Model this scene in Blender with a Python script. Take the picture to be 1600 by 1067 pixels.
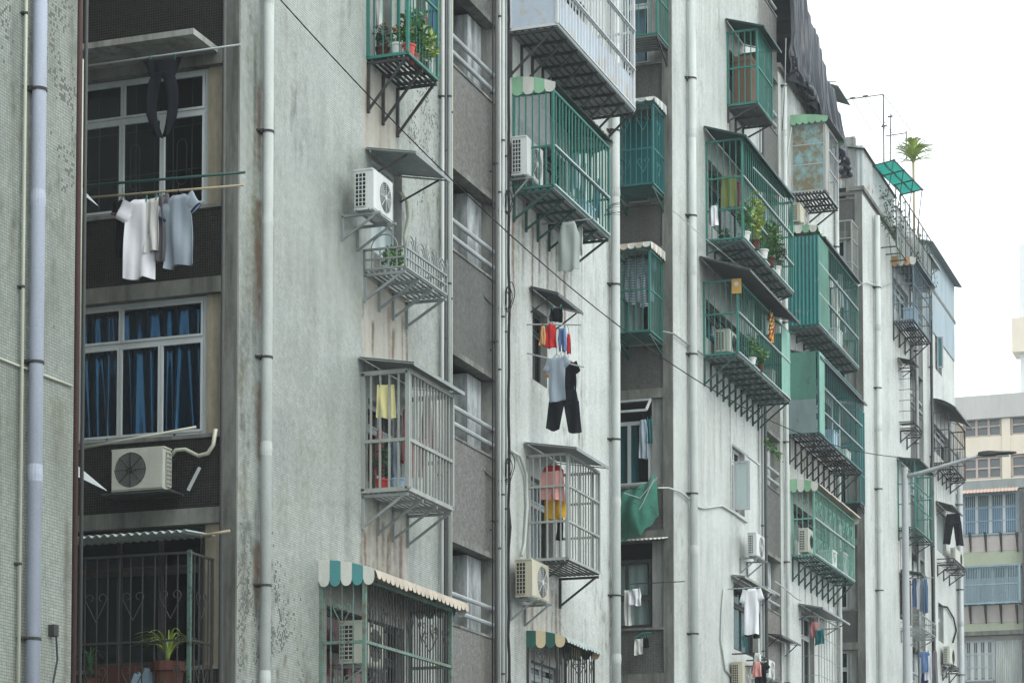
import bpy, math, random
import numpy as np
from mathutils import Vector, Matrix, Euler
R = math.radians
random.seed(7)
sc = bpy.context.scene
for _o in list(bpy.data.objects): bpy.data.objects.remove(_o)

# ---------------------------------------------------------------- camera
FPX = 3765.0                      # focal length in pixels of the 1600 px wide photograph
PITCH = R(3.2); PPY = 1259.0; AZ = math.atan(1350 * math.cos(R(3.2)) / FPX)
CAMZ = 1.6
cam_d = bpy.data.cameras.new('camera'); cam = bpy.data.objects.new('camera', cam_d)
sc.collection.objects.link(cam); sc.camera = cam
cam.location = (0, 0, CAMZ); cam.rotation_euler = (R(90) + PITCH, 0, AZ - R(90))
cam_d.sensor_width = 36; cam_d.lens = FPX / 1600 * 36
cam_d.shift_y = (PPY - 533.5) / 1600
cam_d.clip_start = 0.5; cam_d.clip_end = 3000

# ---------------------------------------------------------------- sky and light (overcast)
world = bpy.data.worlds.new('World'); sc.world = world; world.use_nodes = True
wn = world.node_tree; wn.nodes.clear()
w_out = wn.nodes.new('ShaderNodeOutputWorld'); w_bg = wn.nodes.new('ShaderNodeBackground')
sky = wn.nodes.new('ShaderNodeTexSky'); sky.sky_type = 'NISHITA'; sky.sun_disc = False
SUN_EL, SUN_ROT = R(48), R(200)
sky.sun_elevation = SUN_EL; sky.sun_rotation = SUN_ROT; sky.dust_density = 4; sky.air_density = 1.2
hs = wn.nodes.new('ShaderNodeHueSaturation'); hs.inputs['Saturation'].default_value = 0.22
mx = wn.nodes.new('ShaderNodeMix'); mx.data_type = 'RGBA'; mx.inputs[0].default_value = 0.72   # cloud cover
mx.inputs[7].default_value = (11.4, 12.2, 12.3, 1)
wn.links.new(sky.outputs[0], hs.inputs['Color']); wn.links.new(hs.outputs[0], mx.inputs[6])
wn.links.new(mx.outputs[2], w_bg.inputs['Color']); wn.links.new(w_bg.outputs[0], w_out.inputs['Surface'])
w_bg.inputs['Strength'].default_value = 0.10
sun_d = bpy.data.lights.new('sun', 'SUN'); sun = bpy.data.objects.new('sun', sun_d); sc.collection.objects.link(sun)
sun_d.energy = 0.9; sun_d.angle = R(25); sun_d.color = (1, 0.97, 0.92)
sun.rotation_euler = (R(90) - SUN_EL, 0, R(-25)); sun.location = (0, -20, 60)
sc.view_settings.view_transform = 'Standard'; sc.view_settings.look = 'None'
sc.view_settings.gamma = 1; sc.view_settings.exposure = 0.86
sc.render.engine = 'CYCLES'
sc.cycles.max_bounces = 6; sc.cycles.transparent_max_bounces = 12; sc.cycles.volume_bounces = 1

# ---------------------------------------------------------------- measuring on the photograph's planes
_v = Vector((math.cos(PITCH) * math.cos(AZ), math.cos(PITCH) * math.sin(AZ), math.sin(PITCH)))
_r = Vector((math.sin(AZ), -math.cos(AZ), 0)); _u = _r.cross(_v)
D = 13.17                         # distance from camera to the facade plane (y = D)
def at(px, py, X=None, Y=None, Z=None):
    d = _v * FPX + _r * (px - 800) + _u * (PPY - py)
    t = X / d.x if X is not None else (Y / d.y if Y is not None else (Z - CAMZ) / d.z)
    return Vector((0, 0, CAMZ)) + d * t

# ---------------------------------------------------------------- frames: u along wall, v outwards, w up
class Fr:
    def __init__(s, o, U, V): s.o = Vector(o); s.U = Vector(U); s.V = Vector(V); s.W = Vector((0, 0, 1))
    def P(s, p): return s.o + s.U * p[0] + s.V * p[1] + s.W * p[2]
ID = Fr((0, 0, 0), (1, 0, 0), (0, 1, 0))
FAC = Fr((0, D, 0), (1, 0, 0), (0, -1, 0))
def NOT(xn): return Fr((xn, D, 0), (0, 1, 0), (-1, 0, 0))

def link(o): sc.collection.objects.link(o)
def root_of(o):
    while o.parent: o = o.parent
    return o
class MB:
    def __init__(s, fr=ID): s.fr = fr; s.v = []; s.f = []; s.m = []; s.mi = 0
    def add(s, vs, fs, raw=False):
        b = len(s.v)
        s.v += [tuple(p) if raw else tuple(s.fr.P(p)) for p in vs]
        s.f += [tuple(b + i for i in f) for f in fs]; s.m += [s.mi] * len(fs)
        return s
    def box(s, a0, a1, b0, b1, c0, c1):
        vs = [(x, y, z) for z in (c0, c1) for y in (b0, b1) for x in (a0, a1)]
        return s.add(vs, [(0, 2, 3, 1), (4, 5, 7, 6), (0, 1, 5, 4), (2, 6, 7, 3), (0, 4, 6, 2), (1, 3, 7, 5)])
    def bar(s, p, q, t, t2=None):
        p = Vector(p); q = Vector(q); d = (q - p)
        if d.length < 1e-6: return s
        d.normalize(); a = Vector((0, 0, 1)) if abs(d.z) < .9 else Vector((1, 0, 0))
        x = d.cross(a).normalized() * t / 2; y = d.cross(x).normalized() * (t2 or t) / 2
        vs = [c + x * i + y * j for c in (p, q) for i, j in ((-1, -1), (1, -1), (1, 1), (-1, 1))]
        return s.add(vs, [(3, 2, 1, 0), (4, 5, 6, 7), (0, 1, 5, 4), (1, 2, 6, 5), (2, 3, 7, 6), (3, 0, 4, 7)])
    def tube(s, pts, r, n=8, caps=True):
        pts = [Vector(p) for p in pts]; vs = []; fs = []; up = None
        for i, p in enumerate(pts):
            d = (pts[min(i + 1, len(pts) - 1)] - pts[max(i - 1, 0)])
            if d.length < 1e-9: d = Vector((0, 0, 1))
            d.normalize()
            if up is None: up = Vector((0, 0, 1)) if abs(d.z) < .9 else Vector((1, 0, 0))
            x = d.cross(up)
            if x.length < 1e-4: x = d.cross(Vector((0.3, 1, 0.2)))
            x.normalize(); y = x.cross(d).normalized(); up = y
            rr = r[i] if isinstance(r, (list, tuple)) else r
            for k in range(n):
                t = 2 * math.pi * k / n
                vs.append(p + x * math.cos(t) * rr + y * math.sin(t) * rr)
        for i in range(len(pts) - 1):
            for k in range(n):
                a = i * n + k; b = i * n + (k + 1) % n
                fs.append((a, b, b + n, a + n))
        if caps: fs.append(tuple(range(n))[::-1]); fs.append(tuple((len(pts) - 1) * n + k for k in range(n)))
        return s.add(vs, fs)
    def quad(s, a, b, c, d): return s.add([a, b, c, d], [(0, 1, 2, 3)])
    def sheet(s, fn, nu, nv, th=0.0, tv=(0, 0, 1)):
        """grid surface fn(i/nu, j/nv) -> point, given a thickness along tv"""
        vs = [Vector(fn(i / nu, j / nv)) for j in range(nv + 1) for i in range(nu + 1)]
        g = lambda i, j: j * (nu + 1) + i
        fs = [(g(i, j), g(i + 1, j), g(i + 1, j + 1), g(i, j + 1)) for j in range(nv) for i in range(nu)]
        if th:
            n = len(vs); t = Vector(tv) * th
            vs += [p - t for p in vs]; fs += [tuple(n + k for k in f[::-1]) for f in fs]
            bd = [g(i, 0) for i in range(nu + 1)] + [g(nu, j) for j in range(1, nv + 1)] + \
                 [g(i, nv) for i in range(nu - 1, -1, -1)] + [g(0, j) for j in range(nv - 1, 0, -1)]
            for k in range(len(bd)):
                a, b = bd[k], bd[(k + 1) % len(bd)]; fs.append((b, a, a + n, b + n))
        return s.add(vs, fs)
    def prism(s, poly, c0, c1, axis=2):
        """polygon in the two other axes, extruded along axis"""
        def mk(p, c):
            l = list(p); l.insert(axis, c); return l
        n = len(poly); vs = [mk(p, c0) for p in poly] + [mk(p, c1) for p in poly]
        fs = [tuple(range(n))[::-1], tuple(range(n, 2 * n))] + [(i, (i + 1) % n, (i + 1) % n + n, i + n) for i in range(n)]
        return s.add(vs, fs)
    def build(s, name, mat, parent=None, smooth=False, base=None):
        if not s.v: return None
        me = bpy.data.meshes.new(name); o = bpy.data.objects.new(name, me); link(o)
        if parent is not None:
            off = root_of(parent).location; o.parent = parent
        else:
            if base is None:
                a = np.array(s.v); base = (float(a[:, 0].mean()), float(a[:, 1].mean()), float(a[:, 2].min()))
            off = Vector(base); o.location = off
        a = np.array(s.v, dtype=np.float64) - np.array(off)
        me.from_pydata(a.tolist(), [], s.f)
        for mm in (mat if isinstance(mat, (list, tuple)) else [mat]): me.materials.append(mm)
        if any(s.m): me.polygons.foreach_set('material_index', s.m)
        if smooth: me.polygons.foreach_set('use_smooth', [True] * len(s.f))
        me.update()
        return o
def tag(o, label=None, cat=None, group=None, kind=None):
    if label: o['label'] = label
    if cat: o['category'] = cat
    if group: o['group'] = group
    if kind: o['kind'] = kind
    return o
def thing(name, loc, label, cat, group=None):
    o = bpy.data.objects.new(name, None); o.empty_display_size = .2; link(o); o.location = Vector(loc)
    return tag(o, label, cat, group)
def copy_tree(o, parent=None):
    c = o.copy(); sc.collection.objects.link(c)
    if parent is not None: c.parent = parent
    for ch in o.children: copy_tree(ch, c)
    return c

# ---------------------------------------------------------------- materials
class NT:
    def __init__(s, name):
        s.m = bpy.data.materials.new(name); s.m.use_nodes = True; s.t = s.m.node_tree
        s.b = s.t.nodes['Principled BSDF']; s.out = s.t.nodes['Material Output']
    def n(s, typ, **kw):
        x = s.t.nodes.new('ShaderNode' + typ)
        for k, v in kw.items(): setattr(x, k, v)
        return x
    def l(s, a, b): s.t.links.new(a, b)
    def val(s, inp, v):
        if hasattr(v, 'links') or hasattr(v, 'is_output'): s.l(v, inp)
        else: inp.default_value = (*v[:3], 1) if isinstance(v, tuple) and len(inp.default_value) == 4 else v
    def math(s, op, a, b=0.0, c=None, clamp=False):
        x = s.n('Math', operation=op, use_clamp=clamp); s.val(x.inputs[0], a); s.val(x.inputs[1], b)
        if c is not None: s.val(x.inputs[2], c)
        return x.outputs[0]
    def mix(s, f, a, b, blend='MIX'):
        x = s.n('Mix', data_type='RGBA', blend_type=blend); s.val(x.inputs[0], f)
        s.val(x.inputs[6], a if not isinstance(a, tuple) else (*a[:3], 1)); s.val(x.inputs[7], b if not isinstance(b, tuple) else (*b[:3], 1))
        return x.outputs[2]
    def noise(s, vec, scale, detail=4, rough=.6, mp=None):
        if mp: 
            m = s.n('Mapping'); s.l(vec, m.inputs[0]); m.inputs['Scale'].default_value = mp; vec = m.outputs[0]
        x = s.n('TexNoise'); s.l(vec, x.inputs['Vector']); x.inputs['Scale'].default_value = scale
        x.inputs['Detail'].default_value = detail; x.inputs['Roughness'].default_value = rough
        return x.outputs[0]
    def ramp(s, f, a, b, lo=0., hi=1.):
        x = s.n('MapRange', clamp=True); s.l(f, x.inputs[0])
        for i, q in enumerate((a, b, lo, hi)): x.inputs[i + 1].default_value = q
        return x.outputs[0]
    def pos(s): return s.n('NewGeometry').outputs['Position']
    def obj(s): return s.n('TexCoord').outputs['Object']
    def attr(s, name): return s.n('Attribute', attribute_name=name).outputs['Fac']
    def bump(s, h, strength=.3, dist=.01):
        x = s.n('Bump'); x.inputs['Strength'].default_value = strength; x.inputs['Distance'].default_value = dist
        s.l(h, x.inputs['Height']); s.l(x.outputs[0], s.b.inputs['Normal'])
    def rough(s, v): s.val(s.b.inputs['Roughness'], v)
    def col(s, v): s.val(s.b.inputs['Base Color'], v)

RUST = (.13, .055, .025)
def paint(name, col, rough=.5, wear=.35, wcol=RUST, metal=0., scale=9., dirt=.35, streak=True, spec=.4):
    t = NT(name); p = t.obj()
    n1 = t.noise(p, scale, 6, .7); n2 = t.noise(p, 2.3, 4, .6, (1, 1, .25) if streak else (1, 1, 1)); n3 = t.noise(p, 40, 3)
    c = t.mix(t.ramp(n2, .38, .72, 0, dirt), col, tuple(x * .38 + .015 for x in col))
    c = t.mix(t.ramp(n3, .3, .8, 0, .22), c, tuple(min(1, x * 1.5 + .02) for x in col))
    c = t.mix(t.ramp(n1, .72 - wear * .4, .80 - wear * .3, 0, min(1, wear * 2)), c, wcol)
    t.col(c); t.rough(t.ramp(n1, .2, .8, rough - .08, min(1, rough + .25)))
    t.b.inputs['Metallic'].default_value = metal; t.b.inputs['Specular IOR Level'].default_value = spec
    t.bump(n3, .12, .004)
    return t.m
def tile(name, col, col2, mortar, size=.03, missing=0., miscol=(.03, .032, .03), attr=False, rough=.35, stain=(.075, .086, .076), dirt=.6, sheen=.4, var=.22):
    t = NT(name); p = t.pos()
    sp = t.n('SeparateXYZ'); t.l(p, sp.inputs[0])
    u = t.math('ADD', sp.outputs[0], sp.outputs[1]); cb = t.n('CombineXYZ'); t.l(u, cb.inputs[0]); t.l(sp.outputs[2], cb.inputs[1])
    v = cb.outputs[0]
    br = t.n('TexBrick', offset=0.0, squash=1.0); t.l(v, br.inputs['Vector'])
    br.inputs['Scale'].default_value = 1.0; br.inputs['Brick Width'].default_value = size; br.inputs['Row Height'].default_value = size
    br.inputs['Mortar Size'].default_value = size * .09; br.inputs['Mortar Smooth'].default_value = .2; br.inputs['Bias'].default_value = 0
    br.inputs['Color1'].default_value = (*col, 1); br.inputs['Color2'].default_value = (*col2, 1); br.inputs['Mortar'].default_value = (*mortar, 1)
    # individual tiles: position rounded to the tile grid
    sn = t.n('VectorMath', operation='SNAP'); t.l(v, sn.inputs[0]); sn.inputs[1].default_value = (size, size, size)
    wnz = t.n('TexWhiteNoise', noise_dimensions='3D'); t.l(sn.outputs[0], wnz.inputs['Vector'])
    c = t.mix(t.ramp(wnz.outputs[0], 0, 1, 0, var), br.outputs[0], tuple(x * .55 for x in col))
    big = t.noise(v, .55, 5, .65); st = t.noise(v, 3.2, 5, .62, (1, .12, 1)); fine = t.noise(v, 9, 4, .7)
    d = t.math('MULTIPLY', t.ramp(big, .35, .65, 0, 1), t.ramp(st, .35, .75, .1, 1))
    d = t.math('MULTIPLY', d, dirt)
    if attr: d = t.math('ADD', d, t.math('MULTIPLY', t.attr('grime'), t.ramp(fine, .25, .65, .55, 1.15)), clamp=True)
    tint = t.mix(t.ramp(t.noise(v, .8, 3, .6), .4, .6), stain, tuple(x * y for x, y in zip(stain, (1.25, 1.15, .85))))
    c = t.mix(d, c, tint)
    if attr:
        c = t.mix(t.math('MULTIPLY', t.attr('bare'), t.ramp(fine, .2, .6, .75, 1), clamp=True), c, (.31, .295, .25))
        c = t.mix(t.math('MULTIPLY', t.attr('rust'), t.ramp(fine, .3, .6, .7, 1.3), clamp=True), c, (.095, .058, .034))
    if missing:
        cl = t.noise(v, 1.1, 3, .7); cl2 = t.noise(sn.outputs[0], 9, 2, .6)
        thr = t.ramp(cl, .54, .70, 0, missing)
        ms = t.math('LESS_THAN', t.math('MULTIPLY', t.math('ADD', wnz.outputs[0], cl2), .5), t.math('ADD', t.math('MULTIPLY', thr, .5), .0))
        if attr: ms = t.math('MAXIMUM', ms, t.math('LESS_THAN', wnz.outputs[0], t.attr('miss')))
        c = t.mix(ms, c, miscol)
    t.col(c)
    t.rough(t.ramp(fine, .3, .7, rough, rough + .3)); t.b.inputs['Specular IOR Level'].default_value = sheen
    h = t.math('ADD', t.math('MULTIPLY', br.outputs['Fac'], -.8), t.math('MULTIPLY', wnz.outputs[0], .5))
    t.bump(h, .25, .003)
    return t.m
def concrete(name, col, dark=.5, scale=1.5, stain=(.05, .052, .045)):
    t = NT(name); p = t.pos()
    a = t.noise(p, scale, 8, .7, (1, 1, .35)); b = t.noise(p, 14, 6, .7); s_ = t.noise(p, 3.5, 5, .6, (2, 2, .15))
    c = t.mix(t.ramp(b, .3, .7, 0, .35), col, tuple(x * .6 for x in col))
    c = t.mix(t.ramp(a, .4, .72, 0, dark), c, stain); c = t.mix(t.ramp(s_, .5, .75, 0, dark * .9), c, stain)
    t.col(c); t.rough(.9); t.bump(b, .35, .01); t.b.inputs['Specular IOR Level'].default_value = .2
    return t.m
def cloth(name, col, stripe=None, scale=30, trans=.15):
    t = NT(name); p = t.obj(); n = t.noise(p, scale, 4)
    c = t.mix(t.ramp(n, .3, .7, 0, .18), col, tuple(x * .7 for x in col))
    if stripe:
        wv = t.n('TexWave', wave_type='BANDS', bands_direction=stripe[1]); t.l(p, wv.inputs[0]); wv.inputs['Scale'].default_value = stripe[2]
        c = t.mix(t.ramp(wv.outputs[1], .45, .55), c, stripe[0])
    t.col(c); t.rough(.9); t.b.inputs['Specular IOR Level'].default_value = .06
    t.bump(n, .25, .005)
    return t.m
def plain(name, col, rough=.5, metal=0., spec=.4):
    t = NT(name); n = t.noise(t.obj(), 12, 4)
    t.col(t.mix(t.ramp(n, .3, .75, 0, .35), col, tuple(x * .6 for x in col))); t.rough(rough)
    t.b.inputs['Metallic'].default_value = metal; t.b.inputs['Specular IOR Level'].default_value = spec
    return t.m
M = {}
M['tile_light'] = tile('light mosaic tile', (.54, .585, .565), (.66, .70, .68), (.20, .22, .21), .032, .20, miscol=(.10, .105, .095), attr=True, dirt=.55, rough=.38)
M['tile_mid'] = tile('duller mosaic tile', (.38, .425, .405), (.49, .535, .51), (.11, .125, .115), .032, .30, miscol=(.07, .075, .068), attr=True, dirt=.6, rough=.38)
M['tile_left'] = tile('green grey mosaic tile', (.23, .265, .24), (.32, .36, .325), (.07, .08, .07), .034, .35, miscol=(.08, .085, .075), attr=True, dirt=.75, rough=.45)
M['tile_black'] = tile('black mosaic tile', (.006, .007, .007), (.017, .018, .017), (.048, .05, .047), .034, .0, dirt=.5, stain=(.007, .008, .007), rough=.5, sheen=.12)
M['tile_grey'] = tile('grey mosaic tile', (.05, .055, .054), (.09, .093, .09), (.14, .145, .14), .034, .0, dirt=.75, stain=(.022, .021, .02), rough=.45, sheen=.2)
M['tile_brown'] = tile('grey brown mosaic tile', (.09, .094, .09), (.19, .192, .18), (.045, .042, .038), .034, .6, miscol=(.05, .045, .04), dirt=1.1, stain=(.052, .042, .03), rough=.3, var=.9)
M['render_wall'] = concrete('rendered side wall', (.30, .32, .30), .7)
M['conc'] = concrete('weathered concrete', (.19, .20, .185), 1.0)
M['conc_light'] = concrete('pale concrete', (.34, .355, .335), .7)
M['plaster'] = concrete('cream plaster', (.34, .31, .235), .7, 2.5, (.09, .08, .06))
M['plaster_grey'] = concrete('grey plaster', (.29, .31, .295), .6, 2.5)
M['inside'] = plain('interior shade colour', (.022, .025, .027), .95, 0, .05)  # near-black colour stands in for the shade of unlit rooms
M['inside_pale'] = concrete('stair interior render', (.13, .145, .145), .9)
M['pvc_blue'] = paint('grey blue pvc', (.34, .38, .46), .45, .05, wcol=(.2, .2, .2), dirt=.45, scale=4, spec=.3)
M['pvc'] = paint('old white pvc', (.43, .47, .455), .5, .12, wcol=(.2, .18, .14), dirt=.65, scale=4, spec=.3)
M['pvc_cream'] = paint('cream pvc', (.42, .44, .36), .5, .05, dirt=.4)
M['pipe_rust'] = paint('rusty iron pipe', (.055, .027, .024), .7, .3)
M['pipe_dark'] = paint('dark iron pipe', (.06, .065, .065), .6, .3)
M['black'] = plain('black rubber', (.012, .012, .013), .7, 0, .2)
M['alu'] = paint('painted aluminium frame', (.34, .38, .39), .45, .04, dirt=.3)
M['alu_white'] = paint('white window frame', (.40, .44, .45), .5, .08, dirt=.5)
M['steel'] = paint('galvanised steel', (.33, .36, .37), .45, .15, metal=.2, dirt=.4)
M['steel_dark'] = paint('dark steel bracket', (.035, .038, .038), .65, .35, dirt=.3, spec=.2)
M['zinc'] = paint('grey sheet metal', (.22, .25, .25), .5, .1, metal=.1, dirt=.5)
M['zinc_dark'] = paint('dark corrugated sheet', (.07, .08, .085), .55, .25, dirt=.5)
M['white_bar'] = paint('white painted bars', (.50, .53, .54), .45, .15, dirt=.35)
M['grey_bar'] = paint('grey white bars', (.27, .295, .28), .55, .22, wcol=(.16, .12, .08), dirt=.6, spec=.3)
M['green'] = paint('green painted steel', (.02, .16, .13), .5, .36, dirt=.6, spec=.3)
M['green_dark'] = paint('dark green steel', (.012, .06, .052), .5, .25, dirt=.4)
M['green_pale'] = paint('pale green steel', (.14, .33, .265), .6, .25, dirt=.7)
M['green_old'] = paint('flaking green steel', (.11, .20, .17), .7, .6, wcol=(.12, .09, .06), dirt=.5)
M['teal'] = paint('teal painted steel', (.018, .15, .15), .5, .3, dirt=.6, spec=.3)
M['teal_sheet'] = paint('teal corrugated sheet', (.018, .165, .16), .6, .3, wcol=(.25, .27, .2), dirt=.4, scale=3)
M['blue_steel'] = paint('blue painted steel', (.22, .32, .37), .7, .3, dirt=.6)  # far block's blue, distance haze mixed into the colour
M['slate'] = paint('slate blue steel', (.10, .15, .18), .6, .3, dirt=.5, spec=.2)
M['sheet_pale'] = paint('pale blue stained sheet', (.40, .47, .55), .5, .45, wcol=(.40, .27, .10), scale=1.6, dirt=.3)
M['sheet_green'] = paint('green stained board', (.075, .20, .155), .7, .35, wcol=(.06, .08, .06), scale=3, dirt=.8, spec=.2)
M['sheet_greygreen'] = paint('grey green board', (.17, .235, .24), .7, .3, wcol=(.09, .10, .09), scale=3, dirt=.7, spec=.2)
M['board_peel'] = paint('peeling turquoise board', (.20, .36, .38), .65, .85, wcol=(.16, .14, .085), scale=3.2, dirt=.4)
M['rust_sheet'] = paint('rust streaked corrugated sheet', (.34, .38, .38), .6, .45, wcol=(.22, .12, .06), scale=2.5, dirt=.4)
M['ac'] = paint('cream air conditioner casing', (.42, .44, .385), .5, .1, dirt=.5)
M['ac_old'] = paint('yellowed air conditioner casing', (.40, .385, .30), .6, .2, wcol=(.2, .15, .1), dirt=.7)
M['ac_white'] = paint('white air conditioner casing', (.50, .53, .52), .45, .08, dirt=.5)
M['ac_dark'] = plain('dark air conditioner grille', (.025, .03, .033), .6, 0, .15)
M['ac_fan'] = plain('fan grille', (.16, .17, .16), .5)
M['pot'] = plain('terracotta', (.07, .03, .022), .85, 0, .15)
M['pot_red'] = plain('red plastic', (.45, .04, .03), .4)
M['pot_white'] = plain('white plastic', (.55, .57, .55), .4)
M['bamboo'] = paint('old bamboo', (.35, .30, .20), .6, .1, wcol=(.1, .07, .04))
M['wood'] = paint('weathered timber', (.13, .08, .055), .8, .1, wcol=(.05, .04, .03))
M['blue_rubble'] = plain('pale blue plastic', (.3, .42, .52), .6)
M['tarp'] = plain('black plastic tarpaulin', (.016, .024, .036), .36, 0, .35)
M['sheet_blue'] = paint('blue grey roofing sheet', (.27, .34, .38), .55, .2, wcol=(.2, .2, .18), scale=2, dirt=.4)
M['net'] = plain('green debris net', (.03, .27, .17), .8)
def aw(name, c1): return paint(name, c1, .75, .3, wcol=(.17, .15, .11), dirt=.6, scale=5, spec=.2)
M['aw_white'] = aw('awning white', (.52, .54, .50)); M['aw_teal'] = aw('awning teal', (.07, .24, .25))
M['aw_green'] = aw('awning light green', (.22, .42, .27)); M['aw_dgreen'] = aw('awning dark green', (.03, .11, .09))
M['aw_cream'] = aw('awning cream', (.58, .50, .33)); M['aw_rust'] = aw('awning ochre', (.42, .25, .12)); M['aw_grey'] = aw('awning grey', (.30, .36, .35))
M['aw_peach'] = aw('awning faded peach', (.40, .36, .30))
def glass():
    t = NT('window glass'); t.t.nodes.remove(t.b)
    tr = t.n('BsdfTransparent'); tr.inputs[0].default_value = (.78, .85, .86, 1)
    gl = t.n('BsdfGlossy'); gl.inputs['Roughness'].default_value = .06; gl.inputs[0].default_value = (.9, .95, .95, 1)
    fr = t.n('Fresnel'); fr.inputs[0].default_value = 1.5; mxs = t.n('MixShader')
    t.l(t.math('MULTIPLY_ADD', fr.outputs[0], .4, .0, clamp=True), mxs.inputs[0]); t.l(tr.outputs[0], mxs.inputs[1]); t.l(gl.outputs[0], mxs.inputs[2])
    t.l(mxs.outputs[0], t.out.inputs[0]); return t.m
M['glass'] = glass()
def tglass(name, col, mixv):
    t = NT(name); t.col(col); t.rough(.12); t.b.inputs['Alpha'].default_value = mixv; t.b.inputs['Specular IOR Level'].default_value = .6; return t.m
M['film_teal'] = tglass('teal plastic film', (.03, .20, .22), .8)
M['film_clear'] = tglass('clear corrugated plastic', (.35, .40, .40), .45)
M['glass_pale'] = tglass('frosted pale glass', (.42, .52, .52), .75)
M['glass_dark'] = tglass('dim window glass', (.05, .07, .075), 1)
def leafm(name, c1, c2):
    t = NT(name); n = t.noise(t.obj(), 9, 2); t.col(t.mix(t.ramp(n, .35, .65), c1, c2)); t.rough(.5)
    t.b.inputs['Subsurface Weight'].default_value = 0; return t.m
M['leaf'] = leafm('green leaves', (.03, .10, .025), (.09, .22, .05))
M['leaf_dark'] = leafm('dark leaves', (.02, .055, .025), (.05, .12, .05))
M['leaf_yel'] = leafm('yellow green leaves', (.16, .26, .04), (.36, .44, .09))
M['flower'] = plain('pink flowers', (.55, .05, .07), .6)
M['soil'] = plain('soil', (.04, .03, .02), .9)
CL = {k: cloth('cloth ' + k, v) for k, v in dict(white=(.66, .68, .72), offwhite=(.56, .57, .55), paleblue=(.30, .36, .42), grey=(.13, .13, .14), dark=(.010, .011, .015),
      navy=(.02, .03, .09), red=(.42, .03, .035), pink=(.55, .27, .25), yellow=(.62, .36, .04), lemon=(.55, .52, .26), blue=(.10, .17, .32), orange=(.5, .28, .13),
      greygreen=(.30, .35, .33), teal=(.02, .11, .12), greyblue=(.20, .26, .32), brown=(.12, .07, .05), rose=(.32, .13, .14), olive=(.20, .22, .06), denim=(.07, .12, .19)).items()}
CL['stripe'] = cloth('cloth blue white stripes', (.50, .53, .56), ((.12, .17, .25), 'Z', 6))
# ---------------------------------------------------------------- the row of buildings: main dimensions (metres)
X0 = [14.0, 26.70, 46.46, 65.90]; X1 = [22.70, 42.70, 62.10, 81.60]
STAIR = [None, (33.9, 36.05), (53.9, 55.8), (73.1, 75.4)]
ROOF = 22.5; ND = 3.2
def L(k): return 6.78 + 2.9 * k
def s2(*a): return a
# cages measured on the photograph: wall edge, outer near corner, outer far corner; top and bottom at the near corner
CG = {}
def cg(key, pw, pc, pf, yt, yb, xn=None, **kw):
    if xn is None:
        u0 = at(pw, yb, Y=D).x; p = D - at(pc, yb, X=u0).y; u1 = at(pf, yb, Y=D - p).x
        w0 = at(pc, yb, X=u0).z; w1 = at(pc, yt, X=u0).z; fr = FAC
    else:      # pw = where its street side meets the wall, pc = outer corner, pf = far end inside the notch
        u0 = at(pw, yb, X=xn).y - D; p = xn - at(pc, yb, Y=D + u0).x
        u1 = at(pf, yb, X=xn - p).y - D; w0 = at(pc, yb, Y=D + u0).z; w1 = at(pc, yt, Y=D + u0).z; fr = NOT(xn)
    CG[key] = dict(u0=u0, u1=u1, p=p, w0=w0, w1=w1, fr=fr, notch=xn is not None, **kw)
cg('plants', 573, 637, 683, -120, 83)
cg('grey', 565, 637, 706, 579, 763)
cg('heart', 499, 569, 704, 905, 1160)
cg('rack', 568, 633, 698, 385, 416)
cg('bigwhite', 796, 870, 990, -165, 38)
cg('greenlong', 801, 864, 951, 141, 290)
cg('greybox', 823, 887, 936, 709, 872)
cg('stripelow', 823, 871, 928, 1000, 1150)
cg('tallgreen', 1136, 1183, 1206, 46, 160)
cg('greenplants', 1103, 1160, 1238, 217, 371)
cg('talisman', 1099, 1152.5, 1233, 437, 551)
cg('peel', 1237, 1288, 1309, 192, 296)
cg('tealbox', 1232, 1278, 1340, 368, 506)
cg('greendoor', 1232, 1279, 1346, 549, 675)
cg('palegreen', 1237, 1272, 1334, 763, 866)
cg('ochre', 1395, 1427.5, 1453, 412, 499)
cg('streetgreen', 1403, 1430, 1456, 718, 823)
cg('farbox', 1458, 1483, 1508, 643, 722)
cg('n2top', 1044, 1027, 960, -90, 52, xn=46.46)
cg('n2a', 1038, 1020, 960, 163, 286, xn=46.46)
cg('n2b', 1036, 1015, 960, 391, 516, xn=46.46)
cg('n3a', 1341, 1331, 1300, 345, 436, xn=65.9)
cg('n3b', 1351, 1344, 1300, 640, 784, xn=65.9)
# openings in the pale street walls (u0, u1, w0, w1) on the facade plane
def hole(px0, px1, yt, yb):
    a = at(px0, yt, Y=D); b = at(px1, yt, Y=D); z0 = at(px0, yb, Y=D).z
    return (a.x, b.x, z0, a.z)
HOLES = {}
for k in CG:
    c = CG[k]
    if c['notch'] or k in ('rack',): continue
    HOLES[k] = (c['u0'] + .22, c['u1'] - .22, c['w0'] + (.06 if k in ('plants', 'grey', 'bigwhite', 'greybox', 'heart', 'tealbox', 'greendoor') else .45), c['w1'] - .28)
HOLES['acwin'] = hole(580, 628, 262, 402)
HOLES['acwin'] = (HOLES['acwin'][0], HOLES['acwin'][1], at(600, 404, Y=D).z, at(600, 252, Y=D).z)
HOLES['dry'] = hole(832, 855, 478, 592)
HOLES['case'] = hole(1144, 1163, 693, 795)
HOLES['shirtwin'] = hole(1146, 1184, 908, 1013)
HOLES['lowcage'] = hole(1252, 1272, 955, 1070)
HOLES['d_lad'] = hole(1403, 1424, 580, 662)
HOLES['d_cloth'] = hole(1405, 1424, 893, 965)
HOLES['d_teal'] = hole(1461, 1471, 508, 575)
HOLES['d_short'] = hole(1463, 1478, 792, 858)
HOLES['d_low'] = hole(1466, 1474, 940, 1000)
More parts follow.
